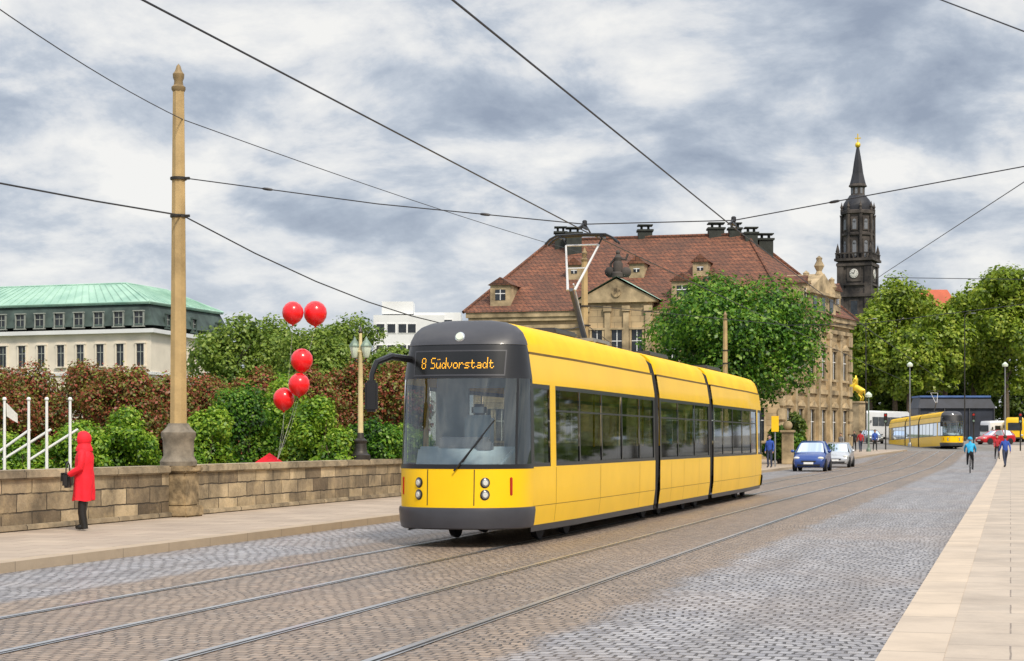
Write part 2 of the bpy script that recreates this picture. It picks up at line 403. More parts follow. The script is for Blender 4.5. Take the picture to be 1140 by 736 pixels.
def track(xc):
    for s in (-.725, .725):
        pts = [(xc+s, y) for y in (-20, 0, 40, 80, 110, 115, 120, 130, 140, 150, 160)]
        mb = MB()
        for (o0, o1, mi, dz) in ((-.075, -.005, 0, .008), (-.005, .032, 1, .005), (.032, .055, 0, .008)):
            vs = []
            for x, y in pts: vs += [(x+o0, y, gz(y)+dz), (x+o1, y, gz(y)+dz)]
            mb.add(vs, [(2*i, 2*i+1, 2*i+3, 2*i+2) for i in range(len(pts)-1)], mi)
        tag(mb.build('tram_rail', [M['rail'], M['groove']], smooth=False), kind='structure')
track(-8.25); track(-5.3)

# ------------------------------------------------------------------ vegetation
def leaf_obj(name, m, blobs, n, size, seed, parent=None):
    rg = np.random.default_rng(seed)
    C = np.array([b[0] for b in blobs], float); Rr = np.array([b[1] for b in blobs], float)
    wgt = (Rr[:, 0]*Rr[:, 2]); wgt /= wgt.sum()
    idx = rg.choice(len(blobs), n, p=wgt)
    d = rg.normal(size=(n, 3)); d /= np.linalg.norm(d, axis=1)[:, None]
    rad = .45+.6*np.sqrt(rg.random(n)); rad *= 1+.09*rg.normal(size=n)
    p = C[idx]+d*Rr[idx]*rad[:, None]
    nr = d*1.0+rg.normal(size=(n, 3))*.5+np.array([0, 0, .45]); nr /= np.linalg.norm(nr, axis=1)[:, None]
    t = np.cross(nr, rg.normal(size=(n, 3))); t /= np.linalg.norm(t, axis=1)[:, None]
    b = np.cross(nr, t)
    s = size*(.6+.8*rg.random(n))[:, None]
    V = np.stack([p-t*s*.55, p+b*s*.36+nr*s*.06, p+t*s*.55, p-b*s*.36+nr*s*.06], 1).reshape(-1, 3)
    me = bpy.data.meshes.new(name)
    me.vertices.add(4*n); me.vertices.foreach_set('co', V.ravel())
    me.loops.add(4*n); me.loops.foreach_set('vertex_index', np.arange(4*n, dtype=np.int32))
    me.polygons.add(n); me.polygons.foreach_set('loop_start', np.arange(0, 4*n, 4, dtype=np.int32))
    me.update(calc_edges=True); me.materials.append(m)
    o = bpy.data.objects.new(name, me); COL.objects.link(o); o.parent = parent
    return o
def crown_blobs(rnd, cz, rx, ry, rz, nb, rb=(.22, .40)):
    bl = [((0, 0, cz), (rx*.62, ry*.62, rz*.62)), ((rx*.08, 0, cz+rz*.5), (rx*.5, ry*.5, rz*.42))]
    for i in range(nb):
        while True:
            v = Vector((rnd.uniform(-1, 1), rnd.uniform(-1, 1), rnd.uniform(-1, 1)))
            if .25 < v.length < 1: break
        v = v.normalized()*rnd.uniform(.55, .86)
        q = rnd.uniform(*rb)
        bl.append(((v.x*rx, v.y*ry, cz+v.z*rz), (rx*q, ry*q, min(rx, rz)*q)))
    return bl
def tree(label, loc, h, rx, rz, leaf, n, m, seed, group=None, cat='tree', tr=.25, nb=20, cz=None, sx=1, name='leafy_tree'):
    rnd = random.Random(seed)
    root = empty(name, loc, 0, label, cat, group)
    cz = h-rz if cz is None else cz
    mb = MB()
    mb.tube([(0,0,-.1), (.05,0,cz*.3), (-.05,.05,cz*.7), (0,0,cz+rz*.4)], [tr*1.3, tr, tr*.75, tr*.2], 9)
    for k in range(7):
        a = rnd.uniform(0, 6.28); z0 = cz-rz*.7+rnd.uniform(0, rz*.7)
        mb.tube([(0,0,z0), (math.cos(a)*rx*.3, math.sin(a)*rx*.3, z0+rz*.25), (math.cos(a)*rx*.72, math.sin(a)*rx*.72, z0+rz*.5)], [tr*.5, tr*.32, tr*.1], 6)
    mb.build('trunk', M['bark'], root)
    leaf_obj('crown', m, crown_blobs(rnd, cz, rx*sx, rx, rz, nb), n, leaf, seed, root)
    return root
def bush(label, loc, rx, h, leaf, n, m, seed, group=None, cat='bush', nb=11, name='bush'):
    rnd = random.Random(seed)
    root = empty(name, loc, 0, label, cat, group)
    mb = MB()
    for k in range(5):
        a = k*1.26+rnd.random()
        mb.tube([(0,0,-.1), (math.cos(a)*rx*.25, math.sin(a)*rx*.25, h*.35), (math.cos(a)*rx*.55, math.sin(a)*rx*.55, h*.75)], [.06, .045, .015], 6)
    mb.build('stem', M['bark'], root)
    bl = crown_blobs(rnd, h*.52, rx, rx, h*.5, nb, (.24, .45))
    leaf_obj('foliage', m, bl, n, leaf, seed, root)
    return root

tree('large bright green round tree in front of the sandstone palace', G(816, 112), 12.3, 5.9, 4.3, .22, 44000, M['L_tree'], 5, tr=.32, nb=52, cz=8.0)
# park trees at far right
RT = [(968, 342, 54, 250, 'slim green tree just right of the palace corner'), (996, 300, 80, 268, 'tall green tree rising right of the church tower'),
      (1030, 328, 64, 285, 'green tree behind the black stage box, left of the red roof'), (1052, 338, 60, 250, 'low rounded green tree behind the black and blue stage box'),
      (1084, 306, 70, 265, 'broad green tree right of the red roof'), (1120, 290, 70, 252, 'tallest green tree near the right edge of the photo'),
      (1160, 298, 64, 258, 'green tree cut by the right edge of the photo'), (1012, 362, 54, 245, 'shorter green tree right of the golden rider')]
for i, (px, ty, wpx, d, lb) in enumerate(RT):
    g = G(px, d); h = zat(ty, d)-g.z; rx = wpx*.62/F*d; rz = (h-4.8)/2
    tree(lb, g, h, rx, rz, .52, 15000, M['L_oak'], 40+i, 'park trees at the far end of the street', tr=.4, nb=38)
# trees on the left middle distance
LT = [(262, 346, 100, 132, 'green tree beside the copper roofed house'), (310, 354, 100, 142, 'green tree behind the two upper red balloons'),
      (350, 360, 90, 128, 'green tree left of the two lantern street lamp'), (390, 344, 96, 140, 'taller green tree right behind the two lantern street lamp'),
      (436, 380, 76, 126, 'low green tree beside the left edge of the tram')]
for i, (px, ty, wpx, d, lb) in enumerate(LT):
    g = G(px, d); h = zat(ty, d)-g.z; rx = wpx*.5/F*d
    tree(lb, g, h, rx, h*.36, .27, 15000, M['L_bg'], 60+i, 'green trees beyond the blossoming shrubs', tr=.25, nb=34)
# trees across the street, mirrored in the tram windows
for i, (x, y, lb) in enumerate(((16, 112, 'riverside tree right of the photo edge, nearest'), (17, 128, 'riverside tree right of the photo edge, second'), (16, 145, 'riverside tree right of the photo edge, third'), (17, 163, 'riverside tree right of the photo edge, fourth'), (16.5, 184, 'riverside tree right of the photo edge, fifth'), (17, 208, 'riverside tree right of the photo edge, farthest'))):
    tree(lb, (x, y, gz(y)+.1), 11.5, 7.5, 5.2, .55, 5000, M['L_bg'], 70+i, 'riverside trees along the right pavement', tr=.25, nb=20)
# blossoming shrubs
RB = [(-14, 400, 74), (34, 397, 72), (84, 402, 72), (134, 404, 72), (184, 412, 70), (234, 418, 70), (288, 410, 64), (342, 406, 64), (396, 396, 64), (446, 398, 62)]
RL = ['at the left edge of the photo', 'under the left end of the copper roof', 'behind the white masts', 'just left of the tall tan pole', 'directly behind the tall tan pole',
      'just right of the tall tan pole', 'left of the balloon string', 'behind the lower red balloons', 'behind the two lantern street lamp', 'beside the tram mirror']
for i, (px, ty, wpx) in enumerate(RB):
    d = 64+(i % 3)*3; g = G(px, d); h = zat(ty, d)
    bush('red blossoming shrub '+RL[i], g, wpx*.55/F*d*1.15, h, .11, 18000, M['L_red'], 80+i, 'red blossoming shrubs behind the parapet', 'shrub', 26, 'blossoming_shrub')
GB = [(20, 486, 56, 44, 'low lime green bush behind person in red'), (85, 470, 60, 45, 'lime green bush behind the white masts'), (140, 460, 60, 47, 'lime green bush just left of the tan pole base'),
      (228, 456, 58, 46, 'lime green bush just right of the tan pole base'), (270, 430, 60, 49, 'lime green bush left of the lowest balloon'), (312, 420, 60, 52, 'highest lime green bush around the lower balloons'),
      (352, 438, 58, 49, 'lime green bush left of the lantern lamp'), (412, 464, 54, 48, 'low lime green bush right of the lantern lamp'), (446, 474, 50, 49, 'low lime green bush beside the tram front'), (376, 474, 50, 46, 'small lime green bush under the lantern lamp')]
for i, (px, ty, wpx, d, lb) in enumerate(GB):
    h = zat(ty, d)
    bush(lb, G(px, d), wpx*.6/F*d*1.1, h, .095, 14000, M['L_bush'] if i not in (4, 7) else M['L_tree'], 110+i, 'green bushes behind the parapet', nb=24)
bush('green bush on the pavement edge right behind the tram', G(868, 114), 1.4, 2.6, .2, 3500, M['L_tree'], 130)
bush('tall dark shrub at the palace corner', G(884, 120), 1.0, 3.6, .2, 2800, M['L_dark'], 131)
for i, px in enumerate((955, 985, 1015, 1045, 1075, 1105, 1135)):
    d = 272; bush(['green hedge bush behind the white coach', 'green hedge bush right of the white coach', 'green hedge bush left of the stage box', 'green hedge bush behind the stage box', 'green hedge bush right of the stage box', 'green hedge bush behind the white truck', 'green hedge bush behind the yellow van'][i],
         G(px, d), 3.6, zat(418, d)-gz(262), .5, 4500, M['L_dark'], 140+i, 'green bushes under the park trees')

# ------------------------------------------------------------------ parapet
def parapet(y0, y1, label):
    root = empty('parapet_wall', (-16.22, y0, .124), 0, label, 'wall', 'sandstone parapet stretches')
    L = y1-y0
    MB().box((0, L/2, .43), (.42, L, .86)).build('wall_body', M['wall'], root)
    MB().box((.03, L/2, .05), (.52, L, .1)).build('base_course', M['coping'], root, bevel=.02)
    MB().box((0, L/2, .94), (.54, L, .16)).build('coping', M['coping'], root, bevel=.03)
parapet(-8, 31.75, 'weathered sandstone parapet behind the person in the red coat')
parapet(32.6, 66.7, 'sandstone parapet between tan pole and tram')
parapet(67.5, 88, 'sandstone parapet stretch hidden behind the tram')

# ------------------------------------------------------------------ catenary poles
def catpole(x, y):
    root = empty('catenary_pole', (x, y, .124))
    mb = MB(); mb.box((0,0,.11), (.74,.80,.22)); mb.box((0,0,.55), (.60,.64,.68)); mb.box((0,0,.95), (.72,.76,.13))
    mb.build('stone_pier', M['pier'], root, bevel=.03)
    MB().lathe([(.36,1.015),(.37,1.1),(.33,1.16),(.30,1.22),(.31,1.52),(.34,1.58),(.345,1.68),(.28,1.74),(.23,1.80),(.2,1.86)], n=16).build('plinth', M['plinth'], root)
    MB().lathe([(.175,1.84),(.158,4.0),(.138,6.5),(.118,8.5)], n=8).build('shaft', M['tanpole'], root, angle=20)
    MB().lathe([(.12,8.49),(.14,8.53),(.14,8.58),(.095,8.62),(.085,8.7),(.11,8.76),(.115,8.84),(.07,8.90),(.04,9.0),(.0,9.05)], n=12).build('finial', M['tanfin'], root)
    for z in (6.0, 6.75):
        c = MB(); c.lathe([(.158,z-.03),(.166,z-.025),(.166,z+.025),(.158,z+.03)], n=12); c.box((.19,0,z), (.1,.05,.05)); c.build('clamp', M['bronze'], root)
    return root
PX = -16.0
cp = catpole(PX, 32.15)
tag(cp, 'tall tan tapered pole on a stone pier in the parapet, nearest the camera', 'pole', 'tan poles carrying the overhead wires')
for (x, y, lb) in ((PX, 67.1, 'tan tapered pole rising behind the tram pantograph'), (PX, 102.4, 'tan tapered pole rising from the big green tree')):
    c = copy_tree(cp); c.location = (x, y, .124); c['label'] = lb
def wire(label, pts, r=.014, sag=0, name='overhead_wire', group=None):
    P2 = []
    pts = [Vector(p) for p in pts]
    for i in range(len(pts)-1):
        for k in range(10):
            t = k/10; q = pts[i].lerp(pts[i+1], t); q.z -= sag*4*t*(1-t); P2.append(q)
    P2.append(pts[-1])
    o = MB().tube(P2, r, 6).build(name, M['wire'])
    return tag(o, label, 'wire', group)
CW = 5.83
SPAN = [Vector(p) for p in ((PX+.2,32.15,6.87), (-12.2,33.3,6.38), (-8.2,34.4,CW+.14), (-5.3,35.0,CW+.19), (.3,34.0,6.72), (6,33,7.4))]
wire('contact wire above the yellow tram reaching its pantograph', [(-8.2,-5,6.12),(-8.2,8,6.03),(-8.2,34.4,CW),(-8.2,68,5.95),(-8.2,150,CW+.6)], .013)
wire('contact wire over the empty second track, right of the tram', [(-5.3,-5,6.12),(-5.3,8,6.05),(-5.3,35.0,CW+.05),(-5.3,70,5.95),(-5.3,150,CW+.6)], .013)
wire('thin wire descending from top left past the tan pole top', [P(-60,-32,24), (PX+.1,32.15,8.05), (PX+.1,67.1,8.9)], .010, .12)
wire('span wire from the tan pole across the street to the right', SPAN, .011)
wire('sagging cable running left from the tan pole', [(PX+.1,-3,6.1), (PX+.1,32.15,6.13)], .016, .45)
wire('sagging cable running from the tan pole down behind the tram', [(PX+.1,32.15,6.13), (PX+.1,67.1,6.13)], .016, 1.1)
wire('sagging cable from the pantograph pole to the green tree pole', [(PX+.1,67.1,6.13), (PX+.1,102.4,6.13)], .016, 1.1)
wire('wire slanting down from the right edge beside the church tower', [P(1190,170,33), P(985,304,60), P(955,325,66)], .011)
wire('short wire crossing the top right corner', [P(1000,-18,26), P(1048,0,25), P(1140,35,23), P(1200,60,22)], .010)
wire('thin level wire before the right trees', [P(985,309,100), P(1200,312,90)], .018)
wire('second span wire crossing the street beyond the tram', [(PX+.1,67.1,6.9), (-8.2,68,6.05), (-5.3,68,6.05), (6,67,7.2)], .012)
for (x, y, z, t) in ((-8.2, 34.4, CW, 'hanger clamp joining span wire and tram contact wire'), (-5.3, 35.0, CW+.05, 'hanger clamp joining span wire and second track contact wire')):
    r_ = empty('wire_hanger', (x, y, z), 0, t, 'wire fitting', 'clamps on the span wire')
    MB().box((0,0,.07), (.04,.5,.05)).build('clamp_bar', M['wire'], r_)
    MB().tube([(0,-.5,.02),(0,0,.16),(0,.5,.02)], .016, 6).build('curved_arm', M['wire'], r_)
    MB().lathe([(.03,.1),(.05,.12),(.05,.2),(.03,.22)], n=8).build('insulator', M['wire'], r_)
for (a, b, t_, t) in ((1, 2, .52, 'small insulator on the span wire left of the tram wires'), (0, 1, .42, 'small insulator on the span wire near the tan pole'), (3, 4, .36, 'small insulator on the span wire right of the tram wires')):
    dv = (SPAN[b]-SPAN[a]).normalized()
    tag(MB().lathe([(.012,-.11),(.026,-.07),(.03,0),(.026,.07),(.012,.11)], n=8, M=dv.to_track_quat('Z', 'Y').to_matrix()).build('wire_insulator', M['wire']), t, 'wire fitting').location = SPAN[a].lerp(SPAN[b], t_)

# ------------------------------------------------------------------ two-lantern lamp
def lantern_lamp(loc, label):
    root = empty('street_lamp', loc, 0, label, 'street lamp')
    MB().lathe([(.26,0),(.26,.12),(.2,.16),(.17,.24),(.15,.42),(.18,.46),(.18,.5),(.1,.56),(.075,.7)], n=12).build('base', M['bronze'], root)
    MB().lathe([(.075,.68),(.065,2.0),(.055,2.75),(.08,2.8),(.05,2.85),(.04,3.3)], n=10).build('pole', M['cream'], root)
    MB().tube([(-.16,0,2.66),(-.13,0,2.56),(0,0,2.5),(.13,0,2.56),(.16,0,2.66)], .02, 6).build('cross_arm', M['bronze'], root)
    for s in (-.16, .16):
        l = MB().lathe([(.05,2.64),(.08,2.67),(.14,2.92),(.138,2.94),(.08,2.94)], (s,0,0), 8).build('lantern', M['milk'], root)
        MB().lathe([(.16,2.93),(.16,2.96),(.10,3.05),(.05,3.11),(.025,3.17),(.0,3.2)], (s,0,0), 8).build('lantern_cap', M['greenpaint'], l)
    MB().lathe([(.04,3.28),(.07,3.32),(.03,3.4),(0,3.5)], n=8).build('finial', M['bronze'], root)
lantern_lamp((-16.22, 43.0, 1.14), 'cream street lamp with two green capped lanterns standing on the parapet')

# ------------------------------------------------------------------ balloons
BL = [(326, 348, 12, 46.4, 'upper left of the two topmost red balloons'), (351, 348.5, 13, 46.8, 'upper right of the two topmost red balloons'), (336, 401, 12.5, 46.3, 'red balloon in the middle of the string, third from the top'),
      (333, 428, 12, 46.0, 'red balloon just under the middle one, fourth from the top'), (316, 444, 12, 46.2, 'lowest red balloon of the string')]
anchor = P(309, 512, 46.3)
for px, py, r, d, lb in BL:
    p = P(px, py, d); rr = r/F*d
    o = empty('balloon', p, 0, lb, 'balloon', 'red balloons on strings')
    MB().lathe([(0,rr*1.04),(rr*.35,rr*.98),(rr*.7,rr*.74),(rr*.93,rr*.4),(rr*1.0,0),(rr*.93,-.4*rr),(rr*.7,-.78*rr),(rr*.38,-1.02*rr),(rr*.1,-1.14*rr),(.02,-1.18*rr)], n=20).build('envelope', M['balloon'], o)
    MB().lathe([(.015,-1.17*rr),(.04,-1.26*rr),(.0,-1.2*rr)], n=8, caps=False).build('knot', M['balloon'], o)
    q = anchor-p
    MB().tube([(0,0,-1.2*rr), tuple(q*.5+Vector((.06,.02,-.15))), tuple(q)], .0022, 4).build('string', M['c_white'], o)
rt = empty('canopy_tent', G(300, 48.5), .4, 'small red pointed canopy peeking over the parapet below the balloons', 'canopy')
MB().add([(-.45,-.45,1.0),(.45,-.45,1.0),(.45,.45,1.0),(-.45,.45,1.0),(0,0,1.30)], [(0,1,4),(1,2,4),(2,3,4),(3,0,4)]).build('canopy_cloth', M['cloth_red'], rt)
for sx in (-.42, .42):
    for sy in (-.42, .42): MB().tube([(sx,sy,0),(sx,sy,1.0)], .02, 6).build('leg', M['steel'], rt)
# white masts
for i, (px, lb, bx0, bx1) in enumerate(((5, 'leftmost white mast with a small white pennant', -20, 28), (32, 'second white mast from the left with a slanting boom', -30, 24), (52, 'third white mast from the left, standing free', None, None), (78, 'fourth white mast with a long slanting boom', -46, 8))):
    d = 39.5; b = G(px, d); o = empty('white_mast', b, TH, lb, 'mast', 'white masts behind the parapet')
    top = zat(446, d)
    MB().tube([(0,0,0),(0,0,top)], [.04,.03], 8).build('pole', M['white'], o)
    MB().ball((0,0,top+.03), .05, 8, 6).build('cap', M['white'], o)
    if bx0 is not None:
        k = d/F
        MB().tube([(bx0*k,.06,zat(512,d)-0),(bx1*k,.06,zat(478,d))], .03, 6).build('boom', M['white'], o)
    if i == 0:
        fl = MB(); rows = []
        for a in range(6):
            x = .04+a*.05; rows.append([(x,.02*math.sin(a*1.3),top-.05-a*.05),(x,.03*math.sin(a*1.3+1),top-.35-a*.03)])
        fl.loft(rows, closed=False); fl.build('pennant', M['c_white'], o)

# ------------------------------------------------------------------ tram
PROF = [(.0,1.10),(.30,1.11),(.62,1.15),(1.22,1.155),(2.53,1.135),(2.62,1.13),(3.0,1.07),(3.07,1.055),(3.2,1.02),(3.34,.95),(3.44,.83),(3.5,.64),(3.53,.4)]
def wz(z):
    for (a, b), (c, d) in zip(PROF, PROF[1:]):
        if z <= c: return b+(d-b)*(z-a)/(c-a)
    return .4
def Y0(z):
    if z <= .62: return 0
    if z <= 1.22: return .03*(z-.62)/.6
    if z <= 3.07: return .03+.42*((z-1.22)/1.85)**1.25
    return .45+.50*min(1, (z-3.07)/.46)**1.7
NE = 2/2.4
def nose(a, z, off=0, yb=1.0):
    s, c = math.sin(a), math.cos(a)
    x = wz(z)*math.copysign(abs(s)**NE, s); y = yb-(yb-Y0(z)*.98)*abs(c)**NE
    return Vector((x+off*s, y-off*c, z))
def nose_x(x, z, off=0):
    q = max(-.999, min(.999, x/wz(z))); s = math.copysign(abs(q)**(1/NE), q)
    return nose(math.asin(s), z, off)
TL = 28.3
CAPZ = 3.13
def taper(y):
    return .89+.11*min(1, max(0, y)/3.76, max(0, TL-y)/3.76)
def patch(mb, a0, a1, z0, z1, off=0, na=24, nz=6, rear=False, m=0):
    rows = []
    for i in range(nz+1):
        z = z0+(z1-z0)*i/nz; row = []
        for j in range(na+1):
            p = nose(R(a0+(a1-a0)*j/na), z, off)
            if rear: p = Vector((-p.x, TL-p.y, p.z))
            row.append(p)
        rows.append(row)
    mb.loft(rows, m, closed=False); return mb
def disc(mb, p, n, r, d, m=0, k=16):
    Mx = Vector(n).to_track_quat('Z', 'Y').to_matrix()
    mb.lathe([(r,0),(r,d*.6),(r*.85,d),(0,d)], p, k, m, Mx); return mb
O4 = '00000 '*4
GLY = {'8': '01110 10001 10001 10001 01110 10001 10001 10001 01110', 'S': '01111 10000 10000 10000 01110 00001 00001 00001 11110', 'ü': '00000 01010 00000 00000 10001 10001 10001 10011 01101',
       'd': '00001 00001 00001 00001 01101 10011 10001 10011 01101', 'v': O4+'10001 10001 10001 01010 00100', 'o': O4+'01110 10001 10001 10001 01110',
       'r': O4+'10110 11001 10000 10000 10000', 's': O4+'01111 10000 01110 00001 11110', 't': '00000 00000 01000 01000 11110 01000 01000 01001 00110', 'a': O4+'01110 00001 01111 10001 01111'}
def make_tram(root):
    Yw, Bk = M['yellow'], M['black']
    seam = mat('seam_ochre', (.30,.17,.01), .6); dblack = mat('display_black', (.008,.008,.008), .25, 0, .2)
    for rear in (False, True):
        mb = MB(); patch(mb, -90, 90, .60, 1.20, 0, 40, 4, rear); mb.build('nose_panel', Yw, root, recalc=False)
        mb = MB()
        rows = []
        for off, z in ((.0,.27),(.04,.29),(.05,.36),(.05,.55),(.035,.60),(-.03,.61)):
            rows.append([nose(R(a), z, off) if not rear else Vector((-nose(R(a), z, off).x, TL-nose(R(a), z, off).y, z)) for a in range(-90, 91, 5)])
        mb.loft(rows, closed=False); mb.build('bumper', M['grey'], root, recalc=False)
        mb = MB(); patch(mb, -90, 90, 1.20, 1.27, .004, 40, 1, rear); patch(mb, -90, 90, 2.60, CAPZ, 0, 40, 4, rear)
        for s in (-1, 1):
            patch(mb, s*59, s*62, 1.27, 2.60, 0, 2, 6, rear); patch(mb, s*86, s*90, 1.27, 2.60, 0, 1, 6, rear)
        mb.build('windscreen_surround', Bk, root, recalc=False)
        mb = MB(); patch(mb, -59, 59, 1.27, 2.60, -.006, 30, 10, rear); mb.build('windscreen', M['wglass'], root, recalc=False)
        for s in (-1, 1):
            mb = MB(); patch(mb, s*62, s*86, 1.27, 2.60, -.006, 8, 6, rear); mb.build('cab_side_window', M['tglass'], root, recalc=False)
        mb = MB(); patch(mb, -90, 90, CAPZ, 3.53, .012, 40, 12, rear)
        top = [nose(R(a), 3.53, .012) for a in range(-90, 91, 9)]
        if rear: top = [Vector((-p.x, TL-p.y, p.z)) for p in top]
        mb.add(top, [tuple(range(len(top)))]); mb.build('roof_cap', M['grey'], root, recalc=False, angle=60)
    # front fittings
    for s in (-1, 1):
        for z in (.985, .80):
            p = nose_x(s*.60, z, .0); n = (nose_x(s*.60, z, .1)-p).normalized()
            h = disc(MB(), p-n*.012, n, .085, .022, 0).build('headlight', Bk, root)
            disc(MB(), p+n*.008, n, .062, .012, 0).build('reflector', M['refl'], h)
            disc(MB(), p+n*.018, n, .042, .014, 0).build('bulb_glass', M['lens'], h)
        p0 = nose_x(s*.97, .93); n = (nose_x(s*.97, .93, .1)-p0).normalized()
        MB().box(p0, (.05,.03,.28), mat=n.to_track_quat('Y', 'Z').to_matrix()).build('marker_light', M['redlens'], root, bevel=.01)
    for x in (-.42, .42):
        mb = MB(); rows = []
        for z in (.64,.8,1.0,1.19): rows.append([nose_x(x-.008, z, .003), nose_x(x+.008, z, .003)])
        mb.loft(rows, closed=False); mb.build('panel_seam', Bk, root, recalc=False)
    p = nose_x(0, 3.24, .0); n = Vector((0,-.9,.43))
    h = disc(MB(), p+n*.0, n, .09, .035).build('top_lamp', M['chrome'], root); disc(MB(), p+n*.025, n, .07, .03).build('lens', M['milk'], h)
    # destination board and lettering in LED dots
    mb = MB(); rows = []
    for z in (2.66,2.78,2.92,3.02): rows.append([nose_x(x, z, .006) for x in [(-.80+1.6*k/24) for k in range(25)]])
    mb.loft(rows, closed=False); db = mb.build('destination_board', dblack, root, recalc=False)
    mb = MB()
    for (za, zb_) in ((2.635,2.66),(3.02,3.04)): mb.loft([[nose_x(x, z, .008) for x in [(-.82+1.64*k/24) for k in range(25)]] for z in (za, zb_)], closed=False)
    for (xa, xb) in ((-.82,-.80),(.80,.82)): mb.loft([[nose_x(x, z, .008) for x in (xa, xb)] for z in (2.66,2.84,3.02)], closed=False)
    mb.build('board_frame', M['grey'], db, recalc=False)
    def letter(text, xa, dx, dz):
        x = xa
        for ch_ in text:
            mb = MB()
            for ri, rw_ in enumerate(GLY[ch_].split()):
                for ci_, b_ in enumerate(rw_):
                    if b_ == '1':
                        ex = .14*dx; ez = .12*dz
                        X0 = x+ci_*dx; Z0 = 2.75+(8-ri)*dz
                        mb.add([nose_x(X0+ex, Z0+ez, .012), nose_x(X0+dx-ex, Z0+ez, .012), nose_x(X0+dx-ex, Z0+dz-ez, .012), nose_x(X0+ex, Z0+dz-ez, .012)], [(0,1,2,3)])
            mb.build('letter', M['led'], db, recalc=False, smooth=False)
            x += 6*dx
    letter('8', -.66, .0175, .0195); letter('Südvorstadt', -.48, .0172, .0195)
    # wiper
    wq = MB(); wq.tube([nose_x(.08,1.17,.05), nose_x(.30,1.42,.06), nose_x(.52,1.70,.05)], .016, 6)
    wq.tube([nose_x(.22,1.30,.035), nose_x(.45,1.62,.035), nose_x(.70,1.95,.03)], .013, 5); wq.build('wiper', Bk, root)
    # mirror
    mr = MB().tube([nose_x(-.95,2.92,.0), Vector((-1.12,.12,2.94)), Vector((-1.28,-.14,2.84)), Vector((-1.33,-.22,2.66)), Vector((-1.33,-.24,2.52))], [.055,.055,.05,.045,.04], 8).build('mirror_arm', Bk, root)
    MB().box((-1.33,-.24,2.32), (.22,.15,.48), rz=.3).build('mirror_housing', Bk, mr, bevel=.035)
    # car sections
    cars = [(1.0, 10.40, [(1.06,1.92),(2.30,3.72),(3.80,5.42),(5.50,7.14),(7.22,8.80),(8.88,10.28)]),
            (10.95, 17.35, [(11.10,13.04),(13.12,15.18),(15.26,17.2)]),
            (17.90, 27.3, [(18.02,19.42),(19.50,21.08),(21.16,22.8),(22.88,24.46),(24.60,26.0),(26.38,27.24)])]
    for ci, (ya, yb, wins) in enumerate(cars):
        ys = sorted([ya+(yb-ya)*k/8 for k in range(9)]+([3.76] if ci == 0 else [TL-3.76] if ci == 2 else []))
        mb = MB()
        for s in (-1, 1):
            mb.loft([[(s*wz(z), y, z) for y in ys] for z in (.30,.46,.62,.9,1.22)], closed=False)
            mb.loft([[(s*wz(z), y, z) for y in ys] for z in (2.53,2.62,2.8,3.0)], closed=False)
            if ci == 0: mb.loft([[(s*wz(z), y, z) for y in (1.95,2.27)] for z in (1.22,1.9,2.53)], closed=False)
            if ci == 2: mb.loft([[(s*wz(z), y, z) for y in (26.03,26.35)] for z in (1.22,1.9,2.53)], closed=False)
        mb.build('body_side', Yw, root, recalc=False)
        mb = MB()
        for s in (-1, 1):
            ed = [(ya, wins[0][0])]+[(wins[i][1], wins[i+1][0]) for i in range(len(wins)-1)]+[(wins[-1][1], yb)]
            for (p0, p1) in ed:
                if p1-p0 > .25:
                    for q in ((p0, p0+.03), (p1-.03, p1)): mb.loft([[(s*(wz(z)-.004), y, z) for y in q] for z in (1.22,1.9,2.53)], closed=False)
                else: mb.loft([[(s*(wz(z)-.004), y, z) for y in (p0, p1)] for z in (1.22,1.9,2.53)], closed=False)
            for (p0, p1) in wins:
                for (z0, z1) in ((1.22,1.28),(2.46,2.53)):
                    mb.loft([[(s*(wz(z)-.004), y, z) for y in (p0, p1)] for z in (z0, z1)], closed=False)
        mb.build('window_band', Bk, root, recalc=False)
        for s in (1, -1):
            for (p0, p1) in wins:
                mb = MB(); mb.loft([[(s*(wz(z)-.018), y, z) for y in (p0, p1)] for z in (1.28,1.9,2.46)], closed=False)
                pn = mb.build('side_window', M['tglass'], root, recalc=False)
                if s > 0 and p1-p0 > 1.3:
                    MB().box((wz(2.1)-.012, (p0+p1)/2, 2.12), (.012, p1-p0, .03)).build('vent_bar', Bk, pn)
        mb = MB(); rr = []
        fz = [3.03,3.12,3.2,3.28,3.34,3.40,3.44,3.48,3.5,3.53]
        for y, sc in [(ya+.01, .97), (ya+.06, 1)]+[(y, 1) for y in ys[1:-1]]+[(yb-.06, 1), (yb-.01, .97)]:
            rr.append([((wz(z)-.012)*sc, y, z) for z in fz]+[(-(wz(z)-.012)*sc, y, z) for z in fz[::-1]])
        mb.loft(rr); mb.build('roof_fairing', M['yellow2'], root, angle=30)
        mb = MB()
        for s in (-1, 1): mb.loft([[(s*(wz(3.0)+.004), y, z) for y in ys] for z in (2.995,3.032)], closed=False)
        mb.build('roof_gutter', M['gutter'], root, recalc=False)
        mb = MB()
        for s in (-1, 1): mb.loft([[(s*(wz(.3)-.006), y, z) for y in ys] for z in (.20,.305)], closed=False)
        mb.build('lower_skirt', Bk, root, recalc=False)
        mb = MB()
        for s in (1, -1):
            for y in [ya+1.27, (ya+yb)/2-.4, yb-1.6]:
                mb.loft([[(s*(wz(z)+.003), q, z) for q in (y-.007, y+.007)] for z in (.32,.62,1.2)], closed=False)
            mb.loft([[(s*(wz(z)+.003), q, z) for q in ys] for z in (.60,.609)], closed=False)
        mb.build('panel_seams', seam, root, recalc=False)
        mb = MB(); mb.box((0, (ya+yb)/2, .50), (1.9, yb-ya, .06)); mb.build('cabin_floor', M['rubber'], root)
        mb = MB(); mb.box((0, (ya+yb)/2, 2.92), (1.85, yb-ya, .05)); mb.build('cabin_ceiling', M['int'], root)
        sm = None
